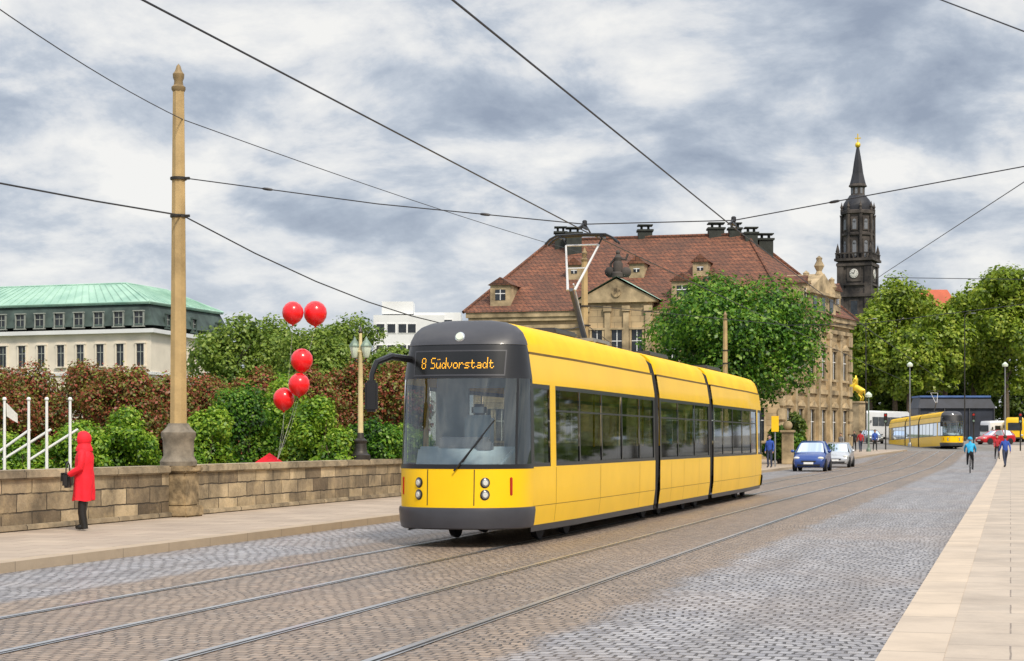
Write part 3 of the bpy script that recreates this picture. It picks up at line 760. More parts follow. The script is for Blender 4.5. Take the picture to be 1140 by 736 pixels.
        y = ya+2.4 if ci == 0 else ya+.7
        ye = yb-.6
        while y < ye:
            for x in (-.76, -.30, .76, .30):
                if sm is None:
                    b = MB(); b.box((0,0,.75), (.42,.42,.1)); b.box((0,.22,1.13), (.42,.08,.76)); b.box((0,.05,.62), (.1,.2,.22))
                    so_ = b.build('passenger_seat', M['seat'], root, bevel=.03); sm = so_
                else:
                    so_ = sm.copy(); COL.objects.link(so_)
                so_.location = (x, y, 0)
            y += 1.0 if ci != 1 else 1.15
        for y in (ya+2.6, (ya+yb)/2, yb-1.2):
            MB().tube([(.12,y,.5),(.12,y,2.9)], .02, 6).build('grab_pole', Yw, root)
    for (ya, yb) in ((10.40,10.95),(17.35,17.9)):
        mb = MB(); rings = []
        for k in range(13):
            y = ya+(yb-ya)*k/12; q = 0 if k % 2 else .05
            zz = (.30,1.2,2.5,3.0,3.25,3.36)
            ring = [((wz(z)-.03-q)*(.9 if z > 3.3 else 1), y, z-(q if z > 3.2 else 0)) for z in zz]; ring = ring+[(-x, y_, z_) for x, y_, z_ in ring[::-1]]
            rings.append(ring)
        mb.loft(rings, caps=False); mb.build('articulation_bellows', M['rubber'], root, recalc=True)
    for yc in (3.4, 11.8, 16.5, 24.9):
        mb = MB(); mb.box((0,yc,.30), (1.7,2.3,.22)); mb.box((.98,yc,.24), (.12,1.9,.14)); mb.box((-.98,yc,.24), (.12,1.9,.14))
        bg = mb.build('bogie', M['rubber'], root, bevel=.03)
        for dy in (-.85, .85):
            for s in (-.72, .72):
                MB().lathe([(.1,-.07),(.29,-.06),(.31,0),(.31,.05),(.1,.06)], (s*1.02, yc+dy, .315), 18, 0, Matrix.Rotation(R(90), 3, 'Y')).build('wheel', M['rubber'], bg)
    mb = MB(); mb.box((0,14.2,.34), (1.8,26,.12)); mb.build('underframe', M['rubber'], root)
    # cab
    mb = MB(); mb.loft([[(-.75,.36,.95),(.75,.36,.95),(.75,.36,1.26),(-.75,.36,1.26)], [(-.9,.95,.95),(.9,.95,.95),(.9,.95,1.56),(-.9,.95,1.56)]]); mb.build('dashboard', M['dash'], root, bevel=.04)
    mb = MB(); mb.box((-.05,.90,1.59), (.9,.12,.2)); mb.box((.35,.82,1.54), (.3,.1,.16)); mb.build('driver_desk', M['refl'], root, bevel=.03)
    mb = MB(); mb.box((-.05,1.45,1.2), (.5,.5,.14)); mb.box((-.05,1.72,1.62), (.52,.12,.86)); mb.box((-.05,1.72,2.13), (.28,.1,.2)); mb.box((-.05,1.45,.85), (.2,.2,.6)); mb.build('driver_seat', mat('cab_seat', (.40,.48,.52), .7), root, bevel=.06)
    mb = MB(); mb.box((.62,2.15,1.5), (.7,.05,2.0)); mb.box((-.67,2.15,1.5), (.6,.05,2.0)); mb.box((0,2.15,2.7), (1.9,.05,.4)); mb.build('cab_bulkhead', M['int'], root)
    # pantograph
    pb = MB(); py = 8.45; LZ = .23
    pb.box((0,py,3.60), (.9,1.5,.06)); 
    for sx in (-.4, .4):
        for sy in (-.6, .6): pb.lathe([(.05,3.5),(.07,3.54),(.07,3.58)], (sx,py+sy,0), 8)
    pt = pb.build('pantograph_base', M['steel'], root)
    MB().tube([(0,py+.5,3.66),(0,py-.70,4.58)], [.06,.045], 8).build('lower_arm', M['dsteel'], pt)
    ua = MB(); 
    for s in (-1, 1): ua.tube([(s*.07,py-.68,4.57),(s*.34,py+.25,5.78-LZ)], [.027,.02], 6)
    ua.tube([(0,py+.62,3.68),(.02,py-.58,4.70)], .018, 5); ua.tube([(-.34,py+.25,5.78-LZ),(.34,py+.25,5.78-LZ)], .02, 6)
    ua.tube([(-.2,py-.22,5.04),(.2,py-.22,5.04)], .016, 6)
    ua.build('upper_arm', M['pantog'], pt)
    hd = MB()
    for dy in (-.12, .12):
        hd.tube([(-.74,py+.25+dy,5.80-LZ),(-.64,py+.25+dy,5.90-LZ),(-.5,py+.25+dy,5.97-LZ),(0,py+.25+dy,5.985-LZ),(.5,py+.25+dy,5.97-LZ),(.64,py+.25+dy,5.90-LZ),(.74,py+.25+dy,5.80-LZ)], .024, 6)
    for s in (-.42, .42): hd.box((s,py+.25,5.93-LZ), (.05,.34,.05)); hd.tube([(s*.8,py+.25,5.78-LZ),(s,py+.25,5.93-LZ)], .02, 5)
    hd.build('contact_head', M['black'], pt)
    for (y, l) in ((5.4, 1.6), (14.2, 2.2), (22, 2.4)):
        MB().box((0,y,3.58), (1.0,l,.12)).build('roof_box', M['grey'], root, bevel=.03)
    done = set()
    def rec(o):
        if o.type == 'MESH' and o.data.name not in done and o.name.split('.')[0] != 'passenger_seat':
            done.add(o.data.name)
            for v in o.data.vertices: v.co.x *= taper(v.co.y)
        for c_ in o.children: rec(c_)
    rec(root)
tram = empty('tram', (-8.26, 25.75, .008), 0, 'large yellow three section tram in the foreground with line 8 display', 'tram')
make_tram(tram)
g = G(1062, 163)
t2 = copy_tree(tram, None, ('passenger_seat', 'grab_pole', 'panel_seams', 'cab_bulkhead', 'driver_seat', 'destination_board'))
t2.location = g+Vector((0,0,.008)); t2.rotation_euler = (R(-.9), 0, TH-.032)
t2['label'] = 'small distant yellow tram rounding the far square at right'

# ------------------------------------------------------------------ buildings
def window(parent, A, dr, nn, s, z, ww, hh, fm, pm, fr=.16, mull=None, name='window', arch=False):
    """window whose sill centre lies s along the facade at height z"""
    ang = math.atan2(dr.y, dr.x); c = A+dr*s
    q = lambda a, zz, o: (c.x+dr.x*a+nn.x*o, c.y+dr.y*a+nn.y*o, zz)
    mb = MB()
    mb.box(q(-ww/2-fr/2, z+hh/2, .06), (fr,.16,hh), ang); mb.box(q(ww/2+fr/2, z+hh/2, .06), (fr,.16,hh), ang)
    mb.box(q(0, z+hh+fr/2, .08), (ww+2*fr+.1,.22,fr), ang); mb.box(q(0, z-fr/2, .09), (ww+2*fr+.16,.26,fr), ang)
    if arch: mb.add([q(-ww/2-fr-.1, z+hh+fr+.002, .06), q(ww/2+fr+.1, z+hh+fr+.002, .06), q(0, z+hh+fr+.45, .06), q(-ww/2-fr-.1, z+hh+fr+.002, .3), q(ww/2+fr+.1, z+hh+fr+.002, .3), q(0, z+hh+fr+.45, .3)], [(0,1,2),(3,5,4),(0,3,4,1),(1,4,5,2),(2,5,3,0)])
    f = mb.build(name, fm, parent, smooth=False)
    MB().box(q(0, z+hh/2, .012), (ww,.02,hh), ang).build('pane', pm, f, smooth=False)
    if mull:
        mb = MB(); mb.box(q(0, z+hh/2, .035), (.06,.022,hh), ang); mb.box(q(0, z+hh*.62, .037), (ww,.022,.06), ang)
        mb.build('glazing_bar', mull, f, smooth=False)
    return f
def facing(A, B):
    d = (B-A); d.z = 0; d.normalize(); return d, Vector((d.y, -d.x, 0))

# --- sandstone palace
LPX = 527
Nn = G(868, 128); Ff = G(946, 143); Ll = G(LPX, 134)
for p in (Nn, Ff, Ll): p.z = 0
Bb = Ll+Ff-Nn
blk = empty('sandstone_palace', (0, 0, 0), 0, 'sandstone palace with big red tiled hip roof, dormers and black chimneys', 'building')
EZ = 10.9
MB().prism([Nn, Ff, Bb, Ll], -.2, EZ).build('wall', M['sand'], blk, smooth=False)
cen = (Nn+Ff+Bb+Ll)/4
def infl(p, k): d = (p-cen); return cen+d*(1+k/d.length)
mb = MB(); mb.prism([infl(p, .25) for p in (Nn, Ff, Bb, Ll)], EZ-.9, EZ-.6); mb.prism([infl(p, .4) for p in (Nn, Ff, Bb, Ll)], EZ-.3, EZ); mb.prism([infl(p, .6) for p in (Nn, Ff, Bb, Ll)], EZ+.002, EZ+.4); mb.prism([infl(p, .2) for p in (Nn, Ff, Bb, Ll)], 5.2, 5.55)
mb.build('cornice', M['sandt'], blk, smooth=False)
E = [infl(p, .8) for p in (Nn, Ff, Bb, Ll)]
for p in E: p.z = EZ+.402
R1 = P(832, 268, 138); R0 = P(615, 270, 142); R1.z = R0.z = 17.7
mb = MB(); mb.add(E+[R1, R0], [(3,0,4,5),(0,1,4),(1,2,5,4),(2,3,5),(0,3,2,1)])
roof = mb.build('roof', M['tiles'], blk, smooth=False)
mb = MB()
for a, b in ((E[0], R1), (E[1], R1), (R0, R1), (E[3], R0), (E[2], R0)): mb.tube([a+Vector((0,0,.03)), b+Vector((0,0,.05))], .14, 6)
mb.build('ridge_tiles', M['tiles'], roof)
d1, n1_ = facing(Ll, Nn); L1 = (Nn-Ll).length
d2, n2_ = facing(Nn, Ff); L2 = (Ff-Nn).length
def slope_pt(A, dr, nn, s, z, ridge):
    e = A+dr*s; e.z = 0
    run = (ridge-A).dot(-nn); t = (z-(EZ+.4))/(17.7-EZ-.4)
    return e-nn*(run*t)
def dormer(A, dr, nn, s, z, ridge, ww=1.3, hh=1.5, m=None):
    p = slope_pt(A, dr, nn, s, z, ridge); ang = math.atan2(dr.y, dr.x); f = p+nn*.35
    q = lambda a, o, zz: (f.x+dr.x*a+nn.x*o, f.y+dr.y*a+nn.y*o, zz)
    mb = MB(); mb.box(q(0, -.95, z+hh/2-.2), (ww+.5, 2.1, hh+.4), ang)
    o = mb.build('dormer', M['sandt'], roof, smooth=False)
    h2 = ww/2+.42
    mb = MB(); zt = z+hh
    mb.add([q(-h2, .25, zt), q(h2, .25, zt), q(0, .25, zt+.6), q(-h2, -3.0, zt), q(h2, -3.0, zt), q(0, -3.0, zt+.6)], [(0,1,2),(3,5,4),(0,2,5,3),(1,4,5,2),(0,3,4,1)])
    mb.build('dormer_roof', M['tiles'], roof, smooth=False)
    mb = MB(); mb.box(q(0, .11, z+hh/2-.1), (ww*.72, .03, hh-.5), ang); mb.build('dormer_pane', M['pane'], roof, smooth=False)
    mb = MB(); mb.box(q(0, .14, z+hh/2-.1), (.06, .02, hh-.5), ang); mb.box(q(0, .142, z+hh/2), (ww*.72, .02, .06), ang); mb.build('dormer_bar', M['white'], roof, smooth=False)
Ef = infl(Ll, .8); En = infl(Nn, .8)
sx = lambda px: ((px-LPX)/(868-LPX))*L1
for px, z in ((567, 12.1), (772, 12.1)): dormer(Ef, d1, n1_, sx(px), z, R0, 1.1, 1.3)
for px, z in ((640, 14.3), (712, 14.3), (784, 14.3)): dormer(Ef, d1, n1_, sx(px), z, R0, .65, .8)
for s in (.32, .55, .78): dormer(En, d2, n2_, L2*s, 12.2, R1, 1.0, 1.2)
# chimneys
for (px, py, d, wd) in ((624, 271, 141, .9), (639, 272, 140, 1.2), (718, 269, 140.5, 1.1), (797, 267, 139, 1.2), (818, 267, 138.5, .95), (836, 272, 137.5, .95), (852, 279, 138.5, 1.1)):
    b = P(px, py, d); mb = MB(); mb.box((b.x, b.y, b.z-.2), (wd, wd, 2.0), .27); mb.box((b.x, b.y, b.z+.85), (wd+.2, wd+.2, .14), .27)
    for dx in (-.25, .25): mb.box((b.x+dx*wd, b.y, b.z+1.08), (.18, .3, .3), .27)
    mb.box((b.x, b.y, b.z+1.27), (wd+.1, wd+.1, .08), .27)
    mb.build('chimney', M['chim'], roof, smooth=False)
# front pediment bay
sm_ = sx(693); hw = 2.6; c = Ll+d1*sm_; a1 = math.atan2(d1.y, d1.x)
q = lambda a, o, z: (c.x+d1.x*a+n1_.x*o, c.y+d1.y*a+n1_.y*o, z)
mb = MB(); mb.box(q(0, .25, (EZ+.9)/2), (2*hw, .9, EZ+.9), a1); mb.build('pediment_bay', M['sand'], blk, smooth=False)
mb = MB(); zt = EZ+.9
mb.box(q(0, .35, zt+.1), (2*hw+.7, 1.3, .2), a1)
mb.add([q(-hw-.35, 1.0, zt+.202), q(hw+.35, 1.0, zt+.202), q(0, 1.0, zt+1.75), q(-hw-.35, -3, zt+.202), q(hw+.35, -3, zt+.202), q(0, -3, zt+1.75)], [(0,1,2),(3,5,4),(0,2,5,3),(1,4,5,2),(0,3,4,1)])
mb.build('pediment', M['sandt'], blk, smooth=False)
mb = MB(); mb.add([q(-hw-.6, 1.15, zt+.18), q(0, 1.15, zt+1.93), q(0, -3.4, zt+1.93), q(-hw-.6, -3.4, zt+.18), q(hw+.6, 1.15, zt+.18), q(hw+.6, -3.4, zt+.18)], [(0,1,2,3),(1,4,5,2)]); mb.build('pediment_roof', M['copper'], blk, smooth=False, recalc=False)
mb = MB(); b = Vector(q(0, .4, zt+1.9)); mb.lathe([(.5,0),(.5,.3),(.34,.4),(.38,1.0),(.26,1.2),(.30,1.45),(.18,1.62),(.12,1.7),(.17,1.82),(.1,1.98),(0,2.02)], b, 10); mb.ball(b+Vector((-.6,0,.4)), (.4,.3,.4)); mb.ball(b+Vector((.6,0,.35)), (.42,.3,.38)); mb.tube([b+Vector((-.26,0,1.35)), b+Vector((-.55,0,1.0)), b+Vector((-.5,0,.5))], .1, 6); mb.tube([b+Vector((.26,0,1.35)), b+Vector((.6,0,1.3)), b+Vector((.75,0,1.7))], .09, 6)
mb.build('roof_sculpture', M['darkstone'], blk)
mb = MB(); mb.lathe([(.34,0),(.34,.1),(.0,.1)], q(0, 1.0, zt+.72), 16, 0, n1_.to_track_quat('Z', 'Y').to_matrix()); mb.build('crest', M['pier'], blk)
for a in (-2.35, -.7, .7, 2.35):
    mb = MB(); mb.box(q(a, .78, EZ/2+.1), (.42,.2,EZ+.2), a1); mb.box(q(a, .82, EZ+.45), (.6,.3,.4), a1); mb.build('pilaster', M['sandt'], blk, smooth=False)
Ab = Ll+n1_*.7
for a in (-1.5, 0, 1.5): window(blk, Ab+d1*sm_, d1, n1_, a, 7.6, .8, 2.2, M['sandt'], M['pane'], .14, M['white'])
for px in (541, 560, 580, 600, 620, 640, 752, 775, 798, 821, 845):
    window(blk, Ll, d1, n1_, sx(px), 6.9, .9, 2.3, M['sandt'], M['pane'], .16, M['white'])
    window(blk, Ll, d1, n1_, sx(px), 1.6, .9, 2.4, M['sandt'], M['pane'], .16, M['white'])
# street side
a2 = math.atan2(d2.y, d2.x)
for k in range(6):
    s = L2*(.1+.16*k)
    window(blk, Nn, d2, n2_, s, 6.4, 1.0, 2.2, M['sandt'], M['pane'], .18, M['white'], arch=True)
    window(blk, Nn, d2, n2_, s, 1.5, 1.0, 2.5, M['sandt'], M['pane'], .18, M['white'], arch=True)
    if k < 5:
        p = Nn+d2*(s+L2*.08)+n2_*.12
        mb = MB(); mb.box((p.x, p.y, 5.0), (.5,.3,9.98), a2); mb.box((p.x, p.y, 9.75), (.7,.4,.4), a2); mb.box((p.x,p.y,.4), (.7,.4,.8), a2); mb.build('pilaster', M['sandt'], blk, smooth=False)
for s0 in (0.02, .98):
    mb = MB(); p = Nn+d2*(L2*s0)+n2_*.06
    for k in range(10): mb.box((p.x, p.y, .55+k*1.0), (1.0 if k % 2 else .7, .3, .8), a2)
    mb.build('quoin', M['sandt'], blk, smooth=False)
c2_ = Nn+d2*(L2*.5)
q2 = lambda a, o, z: (c2_.x+d2.x*a+n2_.x*o, c2_.y+d2.y*a+n2_.y*o, z)
mb = MB(); mb.box(q2(0, .1, EZ+1.2), (6.4,.8,1.6), a2); mb.box(q2(0, .3, EZ+1.9), (7.0,1.1,.2), a2)
mb.add([q2(-3.5, .6, EZ+2.0), q2(3.5, .6, EZ+2.0), q2(0, .6, EZ+3.5), q2(-3.5, -2.5, EZ+2.0), q2(3.5, -2.5, EZ+2.0), q2(0, -2.5, EZ+3.5)], [(0,1,2),(3,5,4),(0,2,5,3),(1,4,5,2),(0,3,4,1)])
mb.build('attic_gable', M['sandt'], blk, smooth=False)
for a in (-3.1, 0, 3.1): MB().lathe([(.34,EZ+2.0+(1.4 if a == 0 else 0)),(.2,EZ+2.3+(1.4 if a == 0 else 0)),(.4,EZ+2.7+(1.4 if a == 0 else 0)),(.2,EZ+3.1+(1.4 if a == 0 else 0)),(.25,EZ+3.3+(1.4 if a == 0 else 0)),(0,EZ+3.5+(1.4 if a == 0 else 0))], q2(a, .2, 0), 8).build('gable_urn', M['sandt'], blk)
for a in (-2.0, 0, 2.0): MB().box(q2(a, .52, EZ+1.15), (.8,.06,1.0), a2).build('attic_pane', M['pane'], blk, smooth=False)

# --- copper-roofed house on the left
A0 = G(-110, 161); A1 = G(168, 152); A2 = G(252, 170); A3 = A0+A2-A1
ch = empty('copper_roofed_house', (0, 0, 0), 0, 'long cream house with green copper mansard roof at far left', 'building')
crn = [A0, A1, A2, A3]; cen = sum(crn, Vector())/4
def inset(k):
    o_ = []
    for i in range(4):
        p, a, b = crn[i], crn[i-1], crn[(i+1) % 4]
        u = (a-p).normalized(); v = (b-p).normalized(); sn = abs(u.cross(v).z)
        o_.append(p+(u+v)*(k/sn))
    return o_
z0, z1, z2 = 10.9, 13.1, 15.3
up = lambda L_, z: [p+Vector((0,0,z)) for p in L_]
MB().prism(crn, -.2, z0).build('wall', M['render'], ch, smooth=False)
mb = MB(); mb.prism(inset(-.45), z0+.002, z0+.35); mb.prism(inset(-.12), 7.3, 7.55); mb.build('cornice', M['rendw'], ch, smooth=False)
r0 = up(inset(-.35), z0+.352); r1 = up(inset(.5), z1); r2 = up(inset(4.6), z2)
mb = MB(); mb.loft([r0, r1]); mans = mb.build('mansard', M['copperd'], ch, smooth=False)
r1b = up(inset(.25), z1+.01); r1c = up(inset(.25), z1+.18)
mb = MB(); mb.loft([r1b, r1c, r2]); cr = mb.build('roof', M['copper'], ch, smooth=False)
mb = MB()
for i in range(4):
    a, b = r1c[i], r1c[(i+1) % 4]; c_, d_ = r2[i], r2[(i+1) % 4]
    nk = 30 if i in (0, 2) else 18
    for k in range(1, nk): mb.tube([a.lerp(b, k/nk)+Vector((0,0,.03)), c_.lerp(d_, k/nk)+Vector((0,0,.03))], .04, 4)
for i in range(4): mb.tube([r1c[i], r2[i]], .12, 5); mb.tube([r1c[i], r1c[(i+1) % 4]], .1, 5); mb.tube([r2[i], r2[(i+1) % 4]], .1, 5)
mb.build('roof_seam', M['copper'], cr, smooth=False)
e1, m1 = facing(A0, A1); LA = (A1-A0).length; e2, m2 = facing(A1, A2); LB = (A2-A1).length
nW = 13
for k in range(nW):
    s = LA*(k+.5)/nW
    window(ch, A0, e1, m1, s, 8.1, .75, 1.9, M['render'], M['pane'], .12, M['frame'])
    window(ch, A0, e1, m1, s, 4.2, .75, 2.0, M['render'], M['pane'], .12, M['frame'])
    window(mans, A0+m1*.25, e1, m1, s, z0+.6, .85, 1.25, M['frame'], M['pane'], .09, M['frame'], 'dormer')
for k in range(3):
    s = LB*(k+.5)/3
    if k == 1: window(ch, A1, e2, m2, s, 7.2, 1.3, 2.6, M['render'], M['pane'], .14, M['copperd'])
    window(mans, A1+m2*.25, e2, m2, s, z0+.6, .9, 1.15, M['copperd'], M['pane'], .14, M['frame'], 'dormer')

# --- modern white block
wb = empty('modern_block', G(455, 225), TH, 'white modern block with dark window bands between tree and palace', 'building')
MB().box((0,4,8), (9,8,16.0)).build('wall', M['rendw'], wb, smooth=False)
MB().box((3.6,5,8.1), (6,8,16.6)).build('stair_tower', M['rendw'], wb, smooth=False)
MB().box((-1.5,3,17), (4,4,1.6)).build('roof_penthouse', M['rendw'], wb, smooth=False)
for z in (14.3, 11.6, 8.9):
    for x in (-3.6, -2.2, -.8, .4):
        f = MB().box((x,-.02,z), (1.2,.1,1.3)).build('window', M['white'], wb, smooth=False); MB().box((x,-.085,z), (1.0,.03,1.1)).build('pane', M['pane'], f, smooth=False)
    for x in (1.9, 3.4, 5):
        f = MB().box((x,.98,z+.6), (1.2,.1,1.3)).build('window', M['white'], wb, smooth=False); MB().box((x,.915,z+.6), (1.0,.03,1.1)).build('pane', M['pane'], f, smooth=False)
# --- red roofed house behind right trees
rh = empty('red_roofed_house', G(1038, 330), TH, 'distant house whose red roof shows between the right trees', 'building')
rzt = zat(320, 330)-rh.location.z
MB().box((0,5,(rzt-4)/2), (9,10,rzt-4)).build('wall', M['render'], rh, smooth=False)
MB().add([(-5,-1,rzt-4),(5,-1,rzt-4),(5,11,rzt-4),(-5,11,rzt-4),(-4,5,rzt),(4,5,rzt)], [(0,1,5,4),(1,2,5),(2,3,4,5),(3,0,4)]).build('roof', mat('far_red_tiles', (.42,.10,.05), .85, 0, .2, .3), rh, smooth=False)
for x in (-2.5, 0, 2.5):
    f = MB().box((x,-.03,rzt-7), (1.6,.1,2)).build('window', M['white'], rh, smooth=False); MB().box((x,-.1,rzt-7), (1.3,.03,1.7)).build('pane', M['pane'], f, smooth=False)

# --- church tower
D = 500; tw = empty('church_tower', G(955, D), TH-.42, 'tall blackened baroque church tower with clock and gilded spire tip', 'tower')
tw.scale = (.93, .93, 1)
gb = tw.location.z; Z = lambda py: zat(py, D)-gb
hw = 4.7
dk = M['darkstone']
mb = MB(); mb.box((0,0,Z(292)/2), (2*hw,2*hw,Z(292))); sh = mb.build('shaft', dk, tw, smooth=False)
for s in (-1, 1):
    for t in (-1, 1):
        MB().box((s*(hw-.5),t*(hw-.5),Z(292)/2-.2), (2.0,2.0,Z(292)-.4)).build('corner_pilaster', dk, tw, smooth=False)
def ring_(py, e, h): return MB().box((0,0,Z(py)), (2*hw+e,2*hw+e,h)).build('cornice', dk, tw, smooth=False)
ring_(330, 1.6, .9); ring_(318, 1.1, .5); ring_(296, 1.4, .8); ring_(290.5, 2.4, .7)
mb = MB()
for k in range(9):
    for s in (-1, 1): mb.box((-hw-.6+k*1.32,s*(hw+.7),Z(286)), (.4,.4,1.6)); mb.box((s*(hw+.7),-hw-.6+k*1.32,Z(286)), (.4,.4,1.6))
for s in (-1, 1): mb.box((0,s*(hw+.7),Z(283.5)), (2*hw+2,.5,.35)); mb.box((s*(hw+.7),0,Z(283.5)), (.5,2*hw+.9,.35))
mb.build('balustrade', dk, tw, smooth=False)
for (n, rz) in (((0,-1), 0), ((1,0), R(90))):
    mt = Matrix.Rotation(rz, 3, 'Z')
    cz_ = Z(306)
    mb = MB(); mb.box(mt@Vector((0,-hw-.1,cz_)), (4.4,.4,4.4), mat=mt); mb.add([mt@Vector(v) for v in ((-2.5,-hw-.3,cz_+2.25),(2.5,-hw-.3,cz_+2.25),(0,-hw-.3,cz_+3.6),(-2.5,-hw+.1,cz_+2.25),(2.5,-hw+.1,cz_+2.25),(0,-hw+.1,cz_+3.6))], [(0,1,2),(3,5,4),(0,2,5,3),(1,4,5,2),(0,3,4,1)]); mb.build('clock_surround', dk, tw, smooth=False)
    cl = MB().lathe([(1.3,0),(1.3,.25),(1.17,.3),(0,.3)], mt@Vector((0,-hw-.28,cz_)), 24, 0, mt@Matrix.Rotation(R(90), 3, 'X')).build('clock', M['dial'], tw)
    mb = MB()
    for (ang, l) in ((R(20), 1.0), (R(-70), .75)):
        mb.box(mt@Vector((math.sin(ang)*l/2,-hw-.62,cz_+math.cos(ang)*l/2)), (.18,.06,l), mat=mt@Matrix.Rotation(ang, 3, 'Y'))
    for k in range(12): a = k*math.pi/6; mb.box(mt@Vector((math.sin(a)*1.03,-hw-.60,cz_+math.cos(a)*1.03)), (.1,.05,.25), mat=mt@Matrix.Rotation(a, 3, 'Y'))
    mb.build('clock_hands', M['black'], cl)
    for pz, hh in ((348, 7), (372, 7)):
        f = MB().box(mt@Vector((0,-hw-.05,Z(pz))), (3.0,.3,hh), mat=mt).build('window', dk, tw, smooth=False)
        MB().box(mt@Vector((0,-hw-.22,Z(pz))), (2.0,.06,hh-1), mat=mt).build('pane', M['pane'], f, smooth=False)
# belfry octagon in two tiers
o8 = R(22.5)
MB().lathe([(4.7,Z(292)),(4.7,Z(264)),(5.2,Z(263)),(5.2,Z(261)),(4.6,Z(260)),(4.55,Z(240)),(5.3,Z(239)),(5.3,Z(236)),(4.8,Z(235))], n=8, ph=o8).build('belfry', dk, tw, smooth=False)
for k in range(8):
    a = k*math.pi/4; mt = Matrix.Rotation(a, 3, 'Z'); rr = 4.62*math.cos(o8)
    for (ya_, yb_) in ((289, 267), (258, 243)):
        zm = (Z(ya_)+Z(yb_))/2; hh = Z(yb_)-Z(ya_)
        f = MB().box(mt@Vector((0,-rr-.12,zm)), (2.0,.3,hh), mat=mt).build('belfry_window', dk, tw, smooth=False)
        g2 = MB().box(mt@Vector((0,-rr-.28,zm-.4)), (1.15,.06,hh-1.5), mat=mt); g2.lathe([(.575,0),(.575,.06),(0,.06)], mt@Vector((0,-rr-.25,zm-.4+(hh-1.5)/2)), 12, 0, mt@Matrix.Rotation(R(90), 3, 'X'))
        g2.build('pane', M['belf'], f, smooth=False)
    mt2 = Matrix.Rotation(a+o8, 3, 'Z')
    MB().lathe([(.6,Z(291)),(.5,Z(288)),(.46,Z(243)),(.65,Z(240))], mt2@Vector((0,-4.9,0)), 8).build('belfry_column', dk, tw)
    MB().lathe([(.38,Z(236)),(.45,Z(234.5)),(.28,Z(233)),(.48,Z(231)),(.22,Z(228.5)),(0,Z(225))], mt2@Vector((0,-4.9,0)), 8).build('belfry_urn', dk, tw)
MB().lathe([(4.6,Z(235)),(4.6,Z(231)),(4.3,Z(227)),(3.5,Z(222.5)),(2.8,Z(219.5)),(2.6,Z(218))], n=8, ph=o8).build('dome', M['slate'], tw)
MB().lathe([(2.6,Z(218)),(2.15,Z(217)),(2.15,Z(209)),(2.8,Z(208)),(2.7,Z(206.5)),(2.4,Z(205))], n=8, ph=o8).build('lantern', dk, tw, smooth=False)
for k in range(8):
    mt = Matrix.Rotation(k*math.pi/4, 3, 'Z'); MB().box(mt@Vector((0,-2.02,Z(213))), (.75,.12,1.7), mat=mt).build('lantern_pane', M['belf'], tw, smooth=False)
MB().lathe([(2.45,Z(205)),(2.15,Z(201)),(1.65,Z(193)),(1.25,Z(182)),(.8,Z(172)),(.4,Z(164))], n=8, ph=o8).build('spire', M['slate'], tw, smooth=False)
mb = MB(); mb.ball((0,0,Z(161.5)), .85); mb.tube([(0,0,Z(165)),(0,0,Z(149))], .18, 6); mb.box((0,0,Z(154)), (1.8,.25,.3)); mb.build('gilded_cross', M['gold'], tw)
for s in (-1, 1):
    for t in (-1, 1): MB().lathe([(.6,Z(290)),(.7,Z(288)),(.4,Z(285)),(.65,Z(281)),(.3,Z(276)),(0,Z(272))], (s*(hw+.3),t*(hw+.3),0), 8).build('urn', dk, tw)

